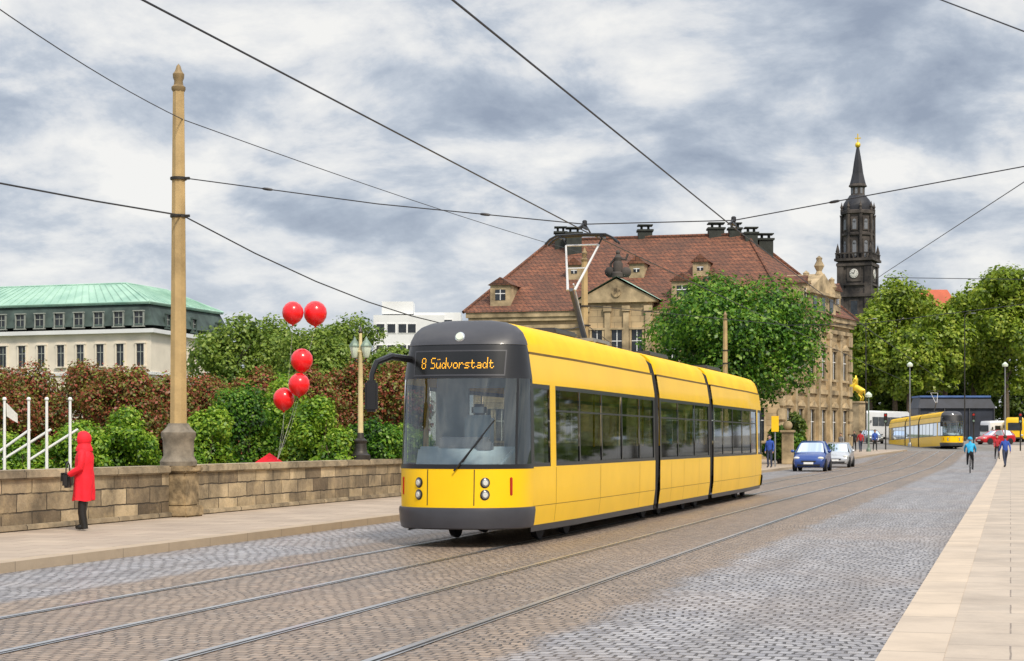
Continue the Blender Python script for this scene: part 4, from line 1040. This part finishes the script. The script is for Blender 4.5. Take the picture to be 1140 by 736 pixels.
# ------------------------------------------------------------------ cars
def make_wheel(parent, x, y, r=.31, wd=.2):
    Mx = Matrix.Rotation(R(90), 3, 'Y')
    t = MB().lathe([(r*.62,-wd/2),(r*.93,-wd/2),(r,-wd*.3),(r,wd*.3),(r*.93,wd/2),(r*.62,wd/2)], (x, y, r), 20, 0, Mx).build('wheel', M['rubber'], parent)
    s = 1 if x > 0 else -1
    mb = MB(); mb.lathe([(r*.63,-wd*.44),(r*.6,wd*.4),(r*.2,wd*.46),(0,wd*.46)] if s > 0 else [(r*.63,wd*.44),(r*.6,-wd*.4),(r*.2,-wd*.46),(0,-wd*.46)], (x, y, r), 14, 0, Mx); mb.build('rim', M['chrome'], t)
def make_car(name, label, loc, rz, paint, cat='car', L=4.1, hs=1.0):
    root = empty(name, loc, rz, label, cat)
    k = L/4.1
    st = [(0,.62,.36,.52,.54,.40),(.06,.74,.26,.60,.63,.5),(.25,.80,.2,.70,.76,.62),(.6,.845,.2,.80,.86,.68),(1.05,.86,.2,.88,.95,.70),
          (1.75,.865,.2,.92,1.40,.58),(2.2,.865,.2,.94,1.50,.60),(3.0,.865,.2,.96,1.49,.59),(3.55,.855,.2,.98,1.40,.57),(3.92,.82,.24,.96,1.02,.62),(4.05,.76,.3,.80,.84,.6),(4.1,.70,.36,.62,.66,.55)]
    def ring(a):
        y, wd, zl, zb, zt, wt = a; y *= k; zb *= hs; zt *= hs
        h = [(wd*.90,y,zl),(wd,y,zl+(zb-zl)*.45),(wd*.985,y,zb-.04),(wd*.95,y,zb),(wt,y,zt),(wt*.7,y,zt+.025)]
        return h+[(-x,y_,z) for x,y_,z in h[::-1]]
    rings = [ring(a) for a in st]; n = 12
    mb = MB(); ws, sl_, sr, rw = MB(), MB(), MB(), MB()
    for i in range(len(rings)-1):
        for j in range(n):
            q = [rings[i][j], rings[i][(j+1) % n], rings[i+1][(j+1) % n], rings[i+1][j]]
            t = mb
            if j in (4, 5, 6) and i == 4: t = ws
            elif j in (4, 5, 6) and i == 8: t = rw
            elif j == 3 and 4 <= i <= 8: t = sr
            elif j == 7 and 4 <= i <= 8: t = sl_
            t.add(q, [(0,1,2,3)])
    mb.add(rings[0], [tuple(range(n))]); mb.add(rings[-1], [tuple(range(n))[::-1]])
    mb.build('body', paint, root, angle=32)
    ws.build('windscreen', M['cglass'], root, recalc=False); rw.build('rear_window', M['cglass'], root, recalc=False)
    for t in (sl_, sr): t.build('side_window', M['cglass'], root, recalc=False)
    for s in (-1, 1):
        for a_, b_, r_ in (((s*.82,1.05*k,.90*hs),(s*.585,1.75*k,1.41*hs),.03), ((s*.835,2.55*k,.94*hs),(s*.60,2.5*k,1.50*hs),.035), ((s*.79,3.9*k,.98*hs),(s*.575,3.55*k,1.40*hs),.04)):
            MB().tube([a_, b_], r_, 5).build('pillar', paint, root)
    MB().box((0,2.2*k,1.05), (1.2,1.2,.5)).build('seat_backs', M['c_grey'], root, bevel=.1)
    for s in (-1, 1):
        h = MB().ball((s*.62,.17*k,.66*hs), (.17,.13,.085)).build('headlight', M['lens'], root)
        MB().ball((s*.66,4.02*k,.78*hs), (.1,.06,.16)).build('tail_light', M['redlens'], root)
        MB().ball((s*.97,1.3*k,1.0*hs), (.11,.07,.08)).build('wing_mirror', paint, root)
        mb = MB()
        for y in (.78*k, 3.3*k):
            mb.lathe([(.36,-.005),(.36,.006)], (s*.862, y, .31), 18, 0, Matrix.Rotation(R(90), 3, 'Y'))
        mb.build('wheel_arch', M['rubber'], root)
        for y in (.78*k, 3.3*k): make_wheel(root, s*.79, y)
    MB().box((0,.035*k,.50*hs), (.8,.1,.12)).build('grille', M['rubber'], root, bevel=.02)
    MB().box((0,.03*k,.33), (1.2,.1,.1)).build('lower_intake', M['rubber'], root, bevel=.02)
    MB().box((0,-.02,.44), (.5,.02,.11)).build('number_plate', M['white'], root)
    return root
make_car('parked_car', 'dark blue hatchback with headlights facing the camera behind the tram', G(900, 92.5), 0, M['p_blue'], L=3.9, hs=1.06)
make_car('parked_car', 'silver car following the dark blue hatchback', G(929, 106), 0, M['p_silver'], L=4.2)
make_car('parked_car', 'small red car in profile near the right edge', G(1090, 184), R(-68)+TH, M['p_red'])
make_car('parked_car', 'grey car beside the far pavement, left of the distant tram', G(976, 190), R(20), M['p_grey'])

def make_van(name, label, loc, rz, L, W, Ht, paint, cat, wins, cab=True, zb=.35):
    root = empty(name, loc, rz, label, cat)
    mb = MB(); rings = []
    pr = [(0,.80,.25),(.12,.95,.05),(.9,.985,0),(L-.15,1,0),(L,.97,.05)] if cab else [(0,.92,.2),(.15,.98,.05),(.5,1,0),(L-.2,1,0),(L,.96,.06)]
    for y, sc, dz in pr:
        hw_ = W/2*sc; h = [(hw_*.97,y,zb+dz*.3),(hw_,y,zb+.15),(hw_*.985,y,Ht*.62),(hw_*.95,y,Ht-.22-dz),(hw_*.8,y,Ht-.03-dz)]
        rings.append(h+[(-a,b,c_) for a,b,c_ in h[::-1]])
    mb.loft(rings); mb.build('body', paint, root, angle=30)
    MB().box((0,-.035,Ht*.62), (W*.72,.06,Ht*.30)).build('windscreen', M['pane'], root, bevel=.02)
    for (y0, y1, za, zc_) in wins:
        for s in (-1, 1): MB().box((s*(W/2-.0),(y0+y1)/2,(za+zc_)/2), (.05,y1-y0,zc_-za)).build('side_window', M['pane'], root)
    for s in (-1, 1):
        MB().ball((s*W*.34,-.0,zb+.42), (.16,.08,.11)).build('headlight', M['lens'], root)
        MB().box((s*(W/2+.14),.25,Ht*.62), (.12,.14,.34)).build('wing_mirror', M['black'], root, bevel=.03)
        for y in (L*.17, L*.78): make_wheel(root, s*(W/2-.13), y, .42 if L > 5 else .34, .26)
        MB().box((s*W*.42,L+.0,zb+.6), (.16,.05,.4)).build('tail_light', M['redlens'], root)
    MB().box((0,-.04,zb+.1), (W*.8,.14,.2)).build('bumper', M['rubber'], root, bevel=.03)
    return root
make_van('coach', 'white touring coach behind the palace corner, below the golden rider', G(957, 216), TH-R(38), 11.5, 2.5, 3.6, M['p_white'], 'coach', [(1.0+i*1.7,2.55+i*1.7,1.7,2.8) for i in range(6)], False)
make_van('box_truck', 'white box truck right of the black stage box', G(1096, 200), R(-70)+TH, 4.8, 2.1, 2.4, M['p_white'], 'truck', [(.7,1.4,1.3,1.8)])
make_van('delivery_van', 'yellow delivery van at the right edge of the far square', G(1130, 196), R(-15)+TH, 5.6, 2.1, 2.8, M['p_yellow'], 'van', [(.8,1.7,1.5,2.1)])
sb = empty('stage_box', G(1065, 214), TH, 'black stage box with pale blue tarp roof under the far trees', 'stage')
MB().box((0,2,1.9), (9.2,4,3.8)).build('side_cloth', M['tarpblack'], sb)
MB().add([(-4.7,-.3,3.8),(4.7,-.3,3.8),(4.7,4.3,3.8),(-4.7,4.3,3.8),(-4.4,0,5.1),(4.0,0,5.1),(4.0,4,5.1),(-4.4,4,5.1)], [(0,1,5,4),(1,2,6,5),(2,3,7,6),(3,0,4,7),(4,5,6,7)]).build('tarp_roof', M['tarpblack'], sb, smooth=False)
MB().box((-.2,2,5.22), (8.6,4.4,.22)).build('roof_edge', M['tarpblue'], sb, smooth=False)
for x in (-4.5, -1.5, 1.5, 4.5): MB().tube([(x,-.2,0),(x,-.2,3.8)], .06, 6).build('scaffold_post', M['dsteel'], sb)

# ------------------------------------------------------------------ people
def skin_mesh(verts, edges, radii, sub=2):
    me = bpy.data.meshes.new('sk'); me.from_pydata(verts, edges, [])
    o = bpy.data.objects.new('sk', me); COL.objects.link(o)
    md = o.modifiers.new('s', 'SKIN'); md.use_smooth_shade = True
    for i, r in enumerate(radii):
        rr = r if isinstance(r, tuple) else (r, r)
        me.skin_vertices[0].data[i].radius = rr
        me.skin_vertices[0].data[i].use_root = (i == 0)
    if sub: o.modifiers.new('d', 'SUBSURF').levels = sub
    dg = bpy.context.evaluated_depsgraph_get()
    out_ = bpy.data.meshes.new_from_object(o.evaluated_get(dg))
    bpy.data.objects.remove(o); return out_
def person(label, loc, rz, mats, h=1.75, pose=None, group=None, hair=True, walk=0.0):
    """mats: skin, top, trousers, shoes, hair; faces +Y"""
    J = dict(pel=(0,0,.95), wai=(0,0,1.10), che=(0,.0,1.30), nb=(0,-.01,1.45), nk=(0,.0,1.52), hl=(0,.025,1.59), hd=(0,.015,1.66), ht=(0,.0,1.73))
    for s, n in ((-1, 'L'), (1, 'R')):
        w_ = walk*s
        J.update({'sh'+n: (s*.18,0,1.41), 'el'+n: (s*.23,-.03-w_*.12,1.14), 'wr'+n: (s*.235,.06-w_*.25,.92), 'ha'+n: (s*.23,.08-w_*.28,.85),
                  'hi'+n: (s*.09,0,.90), 'kn'+n: (s*.10,.04+w_*.18,.50), 'an'+n: (s*.10,-.01+w_*.30,.09+max(0, -w_)*.08), 'to'+n: (s*.115,.14+w_*.30,.04)})
    if pose: J.update(pose)
    names = list(J); ix = {n: i for i, n in enumerate(names)}
    rad = dict(pel=.135, wai=.125, che=.155, nb=.085, nk=.052, hl=.078, hd=.098, ht=.06)
    for n in 'LR': rad.update({'sh'+n: .07, 'el'+n: .05, 'wr'+n: .034, 'ha'+n: .036, 'hi'+n: .10, 'kn'+n: .068, 'an'+n: .046, 'to'+n: .04})
    ed = [('pel','wai',1),('wai','che',1),('che','nb',1),('nb','nk',0),('nk','hl',0),('hl','hd',0),('hd','ht',0)]
    for n in 'LR': ed += [('che','sh'+n,1),('sh'+n,'el'+n,1),('el'+n,'wr'+n,1),('wr'+n,'ha'+n,0),('pel','hi'+n,2),('hi'+n,'kn'+n,2),('kn'+n,'an'+n,2),('an'+n,'to'+n,3)]
    me = skin_mesh([J[n] for n in names], [(ix[a], ix[b]) for a, b, _ in ed], [rad[n] for n in names], 1)
    mb = MB()
    for n, s in (('L', -1), ('R', 1)):
        hv = Vector(J['ha'+n]); d = (hv-Vector(J['wr'+n])).normalized()
        sd = d.cross(Vector((1,0,0)));  sd = sd.normalized() if sd.length > .1 else Vector((0,1,0))
        for q, l in ((-.03,.062),(-.01,.075),(.011,.072),(.031,.055)):
            b = hv+sd*q; mb.tube([b, b+d*l*.55+Vector((-s*.004,0,0)), b+d*l+Vector((-s*.018,0,0))], [.011,.010,.007], 5)
        mb.tube([hv-d*.03+sd*.03, hv-d*.005+sd*.06, hv+d*.02+sd*.068], [.012,.011,.008], 5)
    hd = Vector(J['hd']); mb.ball(hd+Vector((0,.105,-.02)), (.014,.022,.022), 6, 5)
    for s in (-1, 1): mb.ball(hd+Vector((s*.098,-.005,-.01)), (.012,.022,.032), 6, 5)
    fv = len(me.vertices)
    bm = bmesh.new(); bm.from_mesh(me)
    vs = [bm.verts.new(v) for v in mb.v]
    for f in mb.f:
        try: bm.faces.new([vs[i] for i in f])
        except ValueError: pass
    bm.to_mesh(me); bm.free()
    for m_ in mats[:4]: me.materials.append(m_)
    segs = [(Vector(J[a]), Vector(J[b]), k, rad[a]) for a, b, k in ed]
    for p in me.polygons:
        c = p.center; best = 1e9; bk = 0
        if min(p.vertices) >= fv: p.material_index = 0; p.use_smooth = True; continue
        for a, b, k, r_ in segs:
            ab = b-a; t = max(0, min(1, (c-a).dot(ab)/ab.length_squared)); dd = (c-(a+ab*t)).length-r_*.8
            if dd < best: best = dd; bk = k
        p.material_index = bk; p.use_smooth = True
    root = empty('person', loc, rz, label, 'person', group); root.scale = (h/1.75,)*3
    b = bpy.data.objects.new('body', me); COL.objects.link(b); b.parent = root
    if hair:
        MB().ball(hd+Vector((0,-.012,.025)), (.108,.112,.115), 14, 10, 0, lambda q: (q.y > .045 and q.z < .055) or q.z < -.075).build('hair', mats[4], root, recalc=False)
    e = MB()
    for s in (-1, 1): e.ball(hd+Vector((s*.036,.088,.0)), (.013,.012,.009), 6, 5)
    e.build('eyes', M['black'], root)
    return root
SK, HR, LE = M['skin'], M['hair'], M['leather']
# red coat
lady = person('person in knee length red hooded coat standing at the parapet', (-15.06, 26.75, .124), R(105), [SK, M['cloth_red'], M['c_black'], LE, HR], 1.64,
    dict(elL=(-.235,.02,1.13), wrL=(-.16,.22,1.02), haL=(-.10,.27,1.02), elR=(.235,.02,1.13), wrR=(.16,.22,1.00), haR=(.10,.27,.99), anL=(-.07,-.03,.09), anR=(.075,.05,.09), knL=(-.08,.02,.5), knR=(.08,.06,.5), toL=(-.08,.11,.04), toR=(.085,.19,.04), hl=(0,.05,1.58), hd=(0,.045,1.65), ht=(0,.04,1.72)))
rings = []
for z, rx, ry, cy_ in ((.54,.205,.185,.015),(.58,.206,.185,.015),(.70,.207,.183,.01),(.85,.208,.18,.005),(1.0,.202,.168,0),(1.08,.20,.16,0),(1.2,.212,.165,0),(1.32,.215,.158,-.005),(1.40,.195,.135,-.01),(1.46,.135,.115,-.01),(1.50,.10,.10,0)):
    fl = max(0, (1.1-z))*.05
    rings.append([((rx+fl*math.sin(7*a+z*3)*.8+.006*math.sin(3*a+z*23))*math.cos(a), cy_+(ry+fl*math.sin(5*a+1)+.006*math.sin(4*a-z*19))*math.sin(a), z+.012*math.sin(3*a)) for a in [2*math.pi*k/36 for k in range(36)]])
mb = MB(); mb.loft(rings, caps=False); mb.build('coat', M['cloth_red'], lady, angle=60)
for s in (-1, 1): MB().tube([(s*.13,0,1.43),(s*.185,.0,1.38),(s*.23,.0,1.25),(s*.24,.01,1.13),(s*.215,.11,1.07),(s*.165,.21,1.015)], [.055,.075,.068,.062,.058,.055], 10).build('sleeve', M['cloth_red'], lady)
mb = MB(); mb.ball((0,.015,1.645), (.128,.145,.15), 18, 14, 0, lambda q: q.y > .085 and abs(q.x) < .10 and q.z > -.11); mb.lathe([(.155,1.43),(.15,1.48),(.125,1.53),(.112,1.57)], (0,0,0), 16, caps=False)
mb.build('hood', M['cloth_red'], lady, recalc=False, angle=70)
for s in (-1, 1): MB().tube([(s*.08,.03 if s > 0 else .01,.52),(s*.08,.06 if s > 0 else .02,.32),(s*.077,.05 if s > 0 else -.02,.12),(s*.077,.05 if s > 0 else -.03,.03)], [.082,.075,.06,.06], 10).build('boot_shaft', LE, lady)
bag = empty('handbag', (-15.33, 26.68, .97), R(105), 'black handbag hanging beside the red coat', 'bag')
MB().box((0,0,0), (.30,.13,.25)).build('bag_body', LE, bag, bevel=.035); MB().box((0,.075,.06), (.29,.02,.14)).build('flap', LE, bag, bevel=.008)
MB().tube([(-.13,0,.11),(-.10,0,.26),(0,0,.31),(.10,0,.26),(.13,0,.11)], .011, 6).build('strap', LE, bag)

def onpave(px, d): g = G(px, d); g.z += .124; return g
person('person in blue shirt and dark trousers standing at the tram rear', onpave(857, 97), R(160), [SK, M['c_blue'], M['denim'], LE, HR], 1.78)
person('person in blue jacket walking on right pavement', onpave(1119, 98), R(20), [SK, M['c_blue'], M['denim'], LE, HR], 1.76, walk=.9)
person('person in dark red top walking beside the right edge', onpave(1110, 125), R(190), [SK, M['c_red'], M['c_black'], LE, HR], 1.7, walk=-.8)
for i, (px, d, m_, lb, wk, rz) in enumerate(((936, 140, 'c_grey', 'person in grey jacket on the pavement by the palace, behind the silver car', .7, 170), (944, 145, 'c_white', 'person in white top at the palace corner', -.6, 190), (951, 150, 'c_black', 'person in black coat right of the palace corner', .5, 175),
        (958, 148, 'c_red', 'person in dark red top under the green lamp', .6, 20), (974, 152, 'c_blue', 'person in blue top at the far pavement tip', -.5, 200))):
    person(lb, onpave(px, d), R(rz), [SK, M[m_], M['denim'] if i % 2 else M['c_black'], LE, HR], 1.68+.03*i, walk=wk)

# cyclist and bicycle
def bicycle(label, loc, rz):
    root = empty('bicycle', loc, rz, label, 'bicycle')
    for y in (-.52, .52):
        mb = MB(); ring = [(0, y+.33*math.cos(a), .345+.33*math.sin(a)) for a in [2*math.pi*k/24 for k in range(25)]]
        mb.tube(ring, .016, 6, caps=False); t = mb.build('wheel', M['rubber'], root)
        mb = MB()
        for k in range(10): a = k*.628; mb.tube([(0,y,.345),(0,y+.32*math.cos(a),.345+.32*math.sin(a))], .0025, 3)
        mb.lathe([(.02,-.04),(.02,.04)], (0,y,.345), 8, 0, Matrix.Rotation(R(90), 3, 'Y')); mb.build('spokes', M['chrome'], t)
    mb = MB(); bb = (0,-.08,.30); st_ = (0,-.24,.82); hd_ = (0,.36,.85)
    for a, b in ((bb, st_), (bb, hd_), ((0,-.22,.76), hd_), (bb, (.0,-.52,.345)), ((0,-.22,.76), (0,-.52,.345)), (hd_, (0,.52,.345)), (st_, (0,-.26,.92)), (hd_, (0,.33,1.04))): mb.tube([a, b], .018, 6)
    mb.build('frame', M['black'], root)
    MB().tube([(-.28,.22,1.03),(-.22,.30,1.05),(0,.33,1.04),(.22,.30,1.05),(.28,.22,1.03)], .014, 6).build('handlebar', M['chrome'], root)
    MB().box((0,-.28,.945), (.16,.27,.06)).build('saddle', M['leather'], root, bevel=.025)
    mb = MB(); mb.tube([(-.10,.04,.42),(-.05,-.08,.30),(.05,-.08,.30),(.10,-.20,.18)], .012, 5); mb.box((-.14,.04,.42), (.1,.09,.025)); mb.box((.14,-.20,.18), (.1,.09,.025)); mb.build('pedals', M['steel'], root)
    return root
g = G(1080, 88)
bicycle('black bicycle ridden away from camera near the right kerb', g, R(0))
cy = person('cyclist in cyan jacket and helmet riding near the right kerb', g, R(0), [SK, M['c_cyan'], M['c_black'], LE, HR], 1.75, dict(
    pel=(0,-.27,1.03), wai=(0,-.22,1.17), che=(0,-.10,1.36), nb=(0,-.03,1.49), nk=(0,.0,1.55), hl=(0,.04,1.61), hd=(0,.045,1.68), ht=(0,.035,1.75),
    shL=(-.18,-.05,1.44), elL=(-.27,.07,1.22), wrL=(-.26,.20,1.08), haL=(-.26,.25,1.05), shR=(.18,-.05,1.44), elR=(.27,.07,1.22), wrR=(.26,.20,1.08), haR=(.26,.25,1.05),
    hiL=(-.09,-.24,.98), knL=(-.12,.14,.84), anL=(-.13,.0,.48), toL=(-.13,.12,.44), hiR=(.09,-.24,.98), knR=(.12,.06,.64), anR=(.13,-.26,.26), toR=(.13,-.14,.21)), hair=False)
MB().ball((0,.035,1.71), (.125,.15,.115), 14, 10, 0, lambda q: q.z < -.02).build('helmet', M['c_cyan'], cy, recalc=False)

# ------------------------------------------------------------------ plain gilded horseman
st = empty('gilded_statue', G(953, 205), R(60), 'gilded horse and rider statue on a stone pedestal at the palace corner', 'statue')
pz = zat(447, 205)-st.location.z
mb = MB(); mb.box((0,0,.25), (2.0,2.6,.5)); mb.box((0,0,pz/2+.2), (1.3,1.8,pz-.4)); mb.box((0,0,pz-.1), (1.6,2.2,.22)); mb.build('pedestal', M['sandt'], st, bevel=.05)
hv = [(0,0,1.55),(0,-.7,1.35),(0,.6,1.85),(0,.95,2.4),(0,1.15,2.65),(0,1.5,2.4),(.22,-.8,1.1),(.22,-.5,.8),(.22,-.9,.45),(.22,-.75,.05),(-.22,-.8,1.1),(-.22,-.5,.8),(-.22,-.9,.45),(-.22,-.75,.05),
      (.2,.75,1.6),(.2,1.15,1.5),(.2,1.1,1.05),(-.2,.75,1.6),(-.2,1.2,1.7),(-.2,1.3,1.25),(0,-1.15,1.3),(0,-1.3,.5)]
he = [(0,1),(0,2),(2,3),(3,4),(4,5),(1,6),(6,7),(7,8),(8,9),(1,10),(10,11),(11,12),(12,13),(2,14),(14,15),(15,16),(2,17),(17,18),(18,19),(1,20),(20,21)]
hr = [.40,.40,.36,.22,.17,.10,.2,.13,.09,.1,.2,.13,.09,.1,.15,.1,.08,.15,.1,.08,.12,.05]
me = skin_mesh([(x,y,z+pz) for x,y,z in hv], he, hr, 1); me.materials.append(M['gold']); o = bpy.data.objects.new('horse', me); COL.objects.link(o); o.parent = st
rv = [(0,.0,2.0),(0,-.02,2.35),(0,0,2.65),(0,.02,2.85),(0,.04,3.05),(.28,0,2.6),(.4,.3,2.45),(.35,.6,2.65),(-.28,0,2.6),(-.38,.15,2.3),(-.2,.4,2.25),(.3,.1,1.9),(.45,.25,1.4),(.45,.1,.95),(-.3,.1,1.9),(-.45,.25,1.4),(-.45,.1,.95)]
re_ = [(0,1),(1,2),(2,3),(3,4),(2,5),(5,6),(6,7),(2,8),(8,9),(9,10),(0,11),(11,12),(12,13),(0,14),(14,15),(15,16)]
me = skin_mesh([(x,y,z+pz) for x,y,z in rv], re_, [.2,.2,.22,.08,.14,.1,.08,.06,.1,.08,.06,.14,.1,.08,.14,.1,.08], 1); me.materials.append(M['gold']); o = bpy.data.objects.new('rider', me); COL.objects.link(o); o.parent = st

# ------------------------------------------------------------------ far street furniture
def far_lamp(label, px, ytop, d, style, m_):
    b = G(px, d); o = empty('street_lamp', b, TH, label, 'street lamp', 'far street lamps'); t = zat(ytop, d)-b.z
    MB().tube([(0,0,0),(0,0,1.0),(0,0,t)], [.11,.08,.05], 8).build('pole', m_, o)
    MB().lathe([(.2,0),(.2,.3),(.12,.45)], n=10).build('base', m_, o)
    if style == 0:
        MB().lathe([(.08,t-.05),(.28,t),(.30,t+.2),(.1,t+.4),(0,t+.45)], n=10).build('lamp_head', M['milk'], o)
    else:
        MB().tube([(0,0,t-.05),(.3,0,t+.12),(.8,0,t+.15)], .04, 6).build('arm', m_, o); MB().box((1.0,0,t+.13), (.55,.2,.1)).build('lamp_head', M['steel'], o, bevel=.03)
far_lamp('pale street lamp standing left of the distant tram', 1013, 408, 172, 0, M['steel'])
far_lamp('pale street lamp standing near the right edge', 1119, 408, 172, 0, M['steel'])
far_lamp('tall dark arm lamp beside the palace corner', 964, 356, 200, 1, M['bronze'])
far_lamp('tall dark arm lamp before the right trees', 1074, 350, 205, 1, M['bronze'])
far_lamp('short green lamp on the pavement before the coach', 967, 442, 150, 0, M['greenpaint'])
def signal(label, px, d, rz=0):
    b = G(px, d); b.z += .0; o = empty('traffic_light', b, rz, label, 'traffic light', 'traffic lights at the far square')
    MB().tube([(0,0,0),(0,0,3.3)], .06, 8).build('pole', M['bronze'], o)
    h = MB().box((0,-.12,2.9), (.3,.22,.9)).build('housing', M['black'], o, bevel=.03)
    for z, m_ in ((3.18, 'redlens'), (2.9, 'bronze'), (2.62, 'greenpaint')): MB().lathe([(.1,0),(.1,.03),(0,.04)], (0,-.235,z), 12, 0, Matrix.Rotation(R(90), 3, 'X')).build('lens', M[m_], h)
signal('traffic light left of the distant tram', 986, 158); signal('traffic light right of the distant tram', 1084, 160); signal('traffic light at the right photo edge', 1136, 150)
sg = empty('sign_post', onpave(863, 101), 0, 'yellow rectangular stop sign on a pole right of the tram rear', 'sign')
MB().tube([(0,0,0),(0,0,2.9)], .04, 8).build('pole', M['steel'], sg); MB().box((0,-.06,2.45), (.42,.05,.9)).build('sign_panel', M['p_yellow'], sg, bevel=.01)
gp = empty('gate_pier', onpave(877, 112), 0, 'sandstone gate pier with a ball cap right of the tram rear', 'pier')
MB().box((0,0,1.0), (.7,.7,2.0)).build('shaft', M['sandt'], gp, bevel=.03); MB().box((0,0,2.08), (.9,.9,.16)).build('cap', M['sandt'], gp, bevel=.03); MB().ball((0,0,2.45), .3).build('ball', M['sandt'], gp)
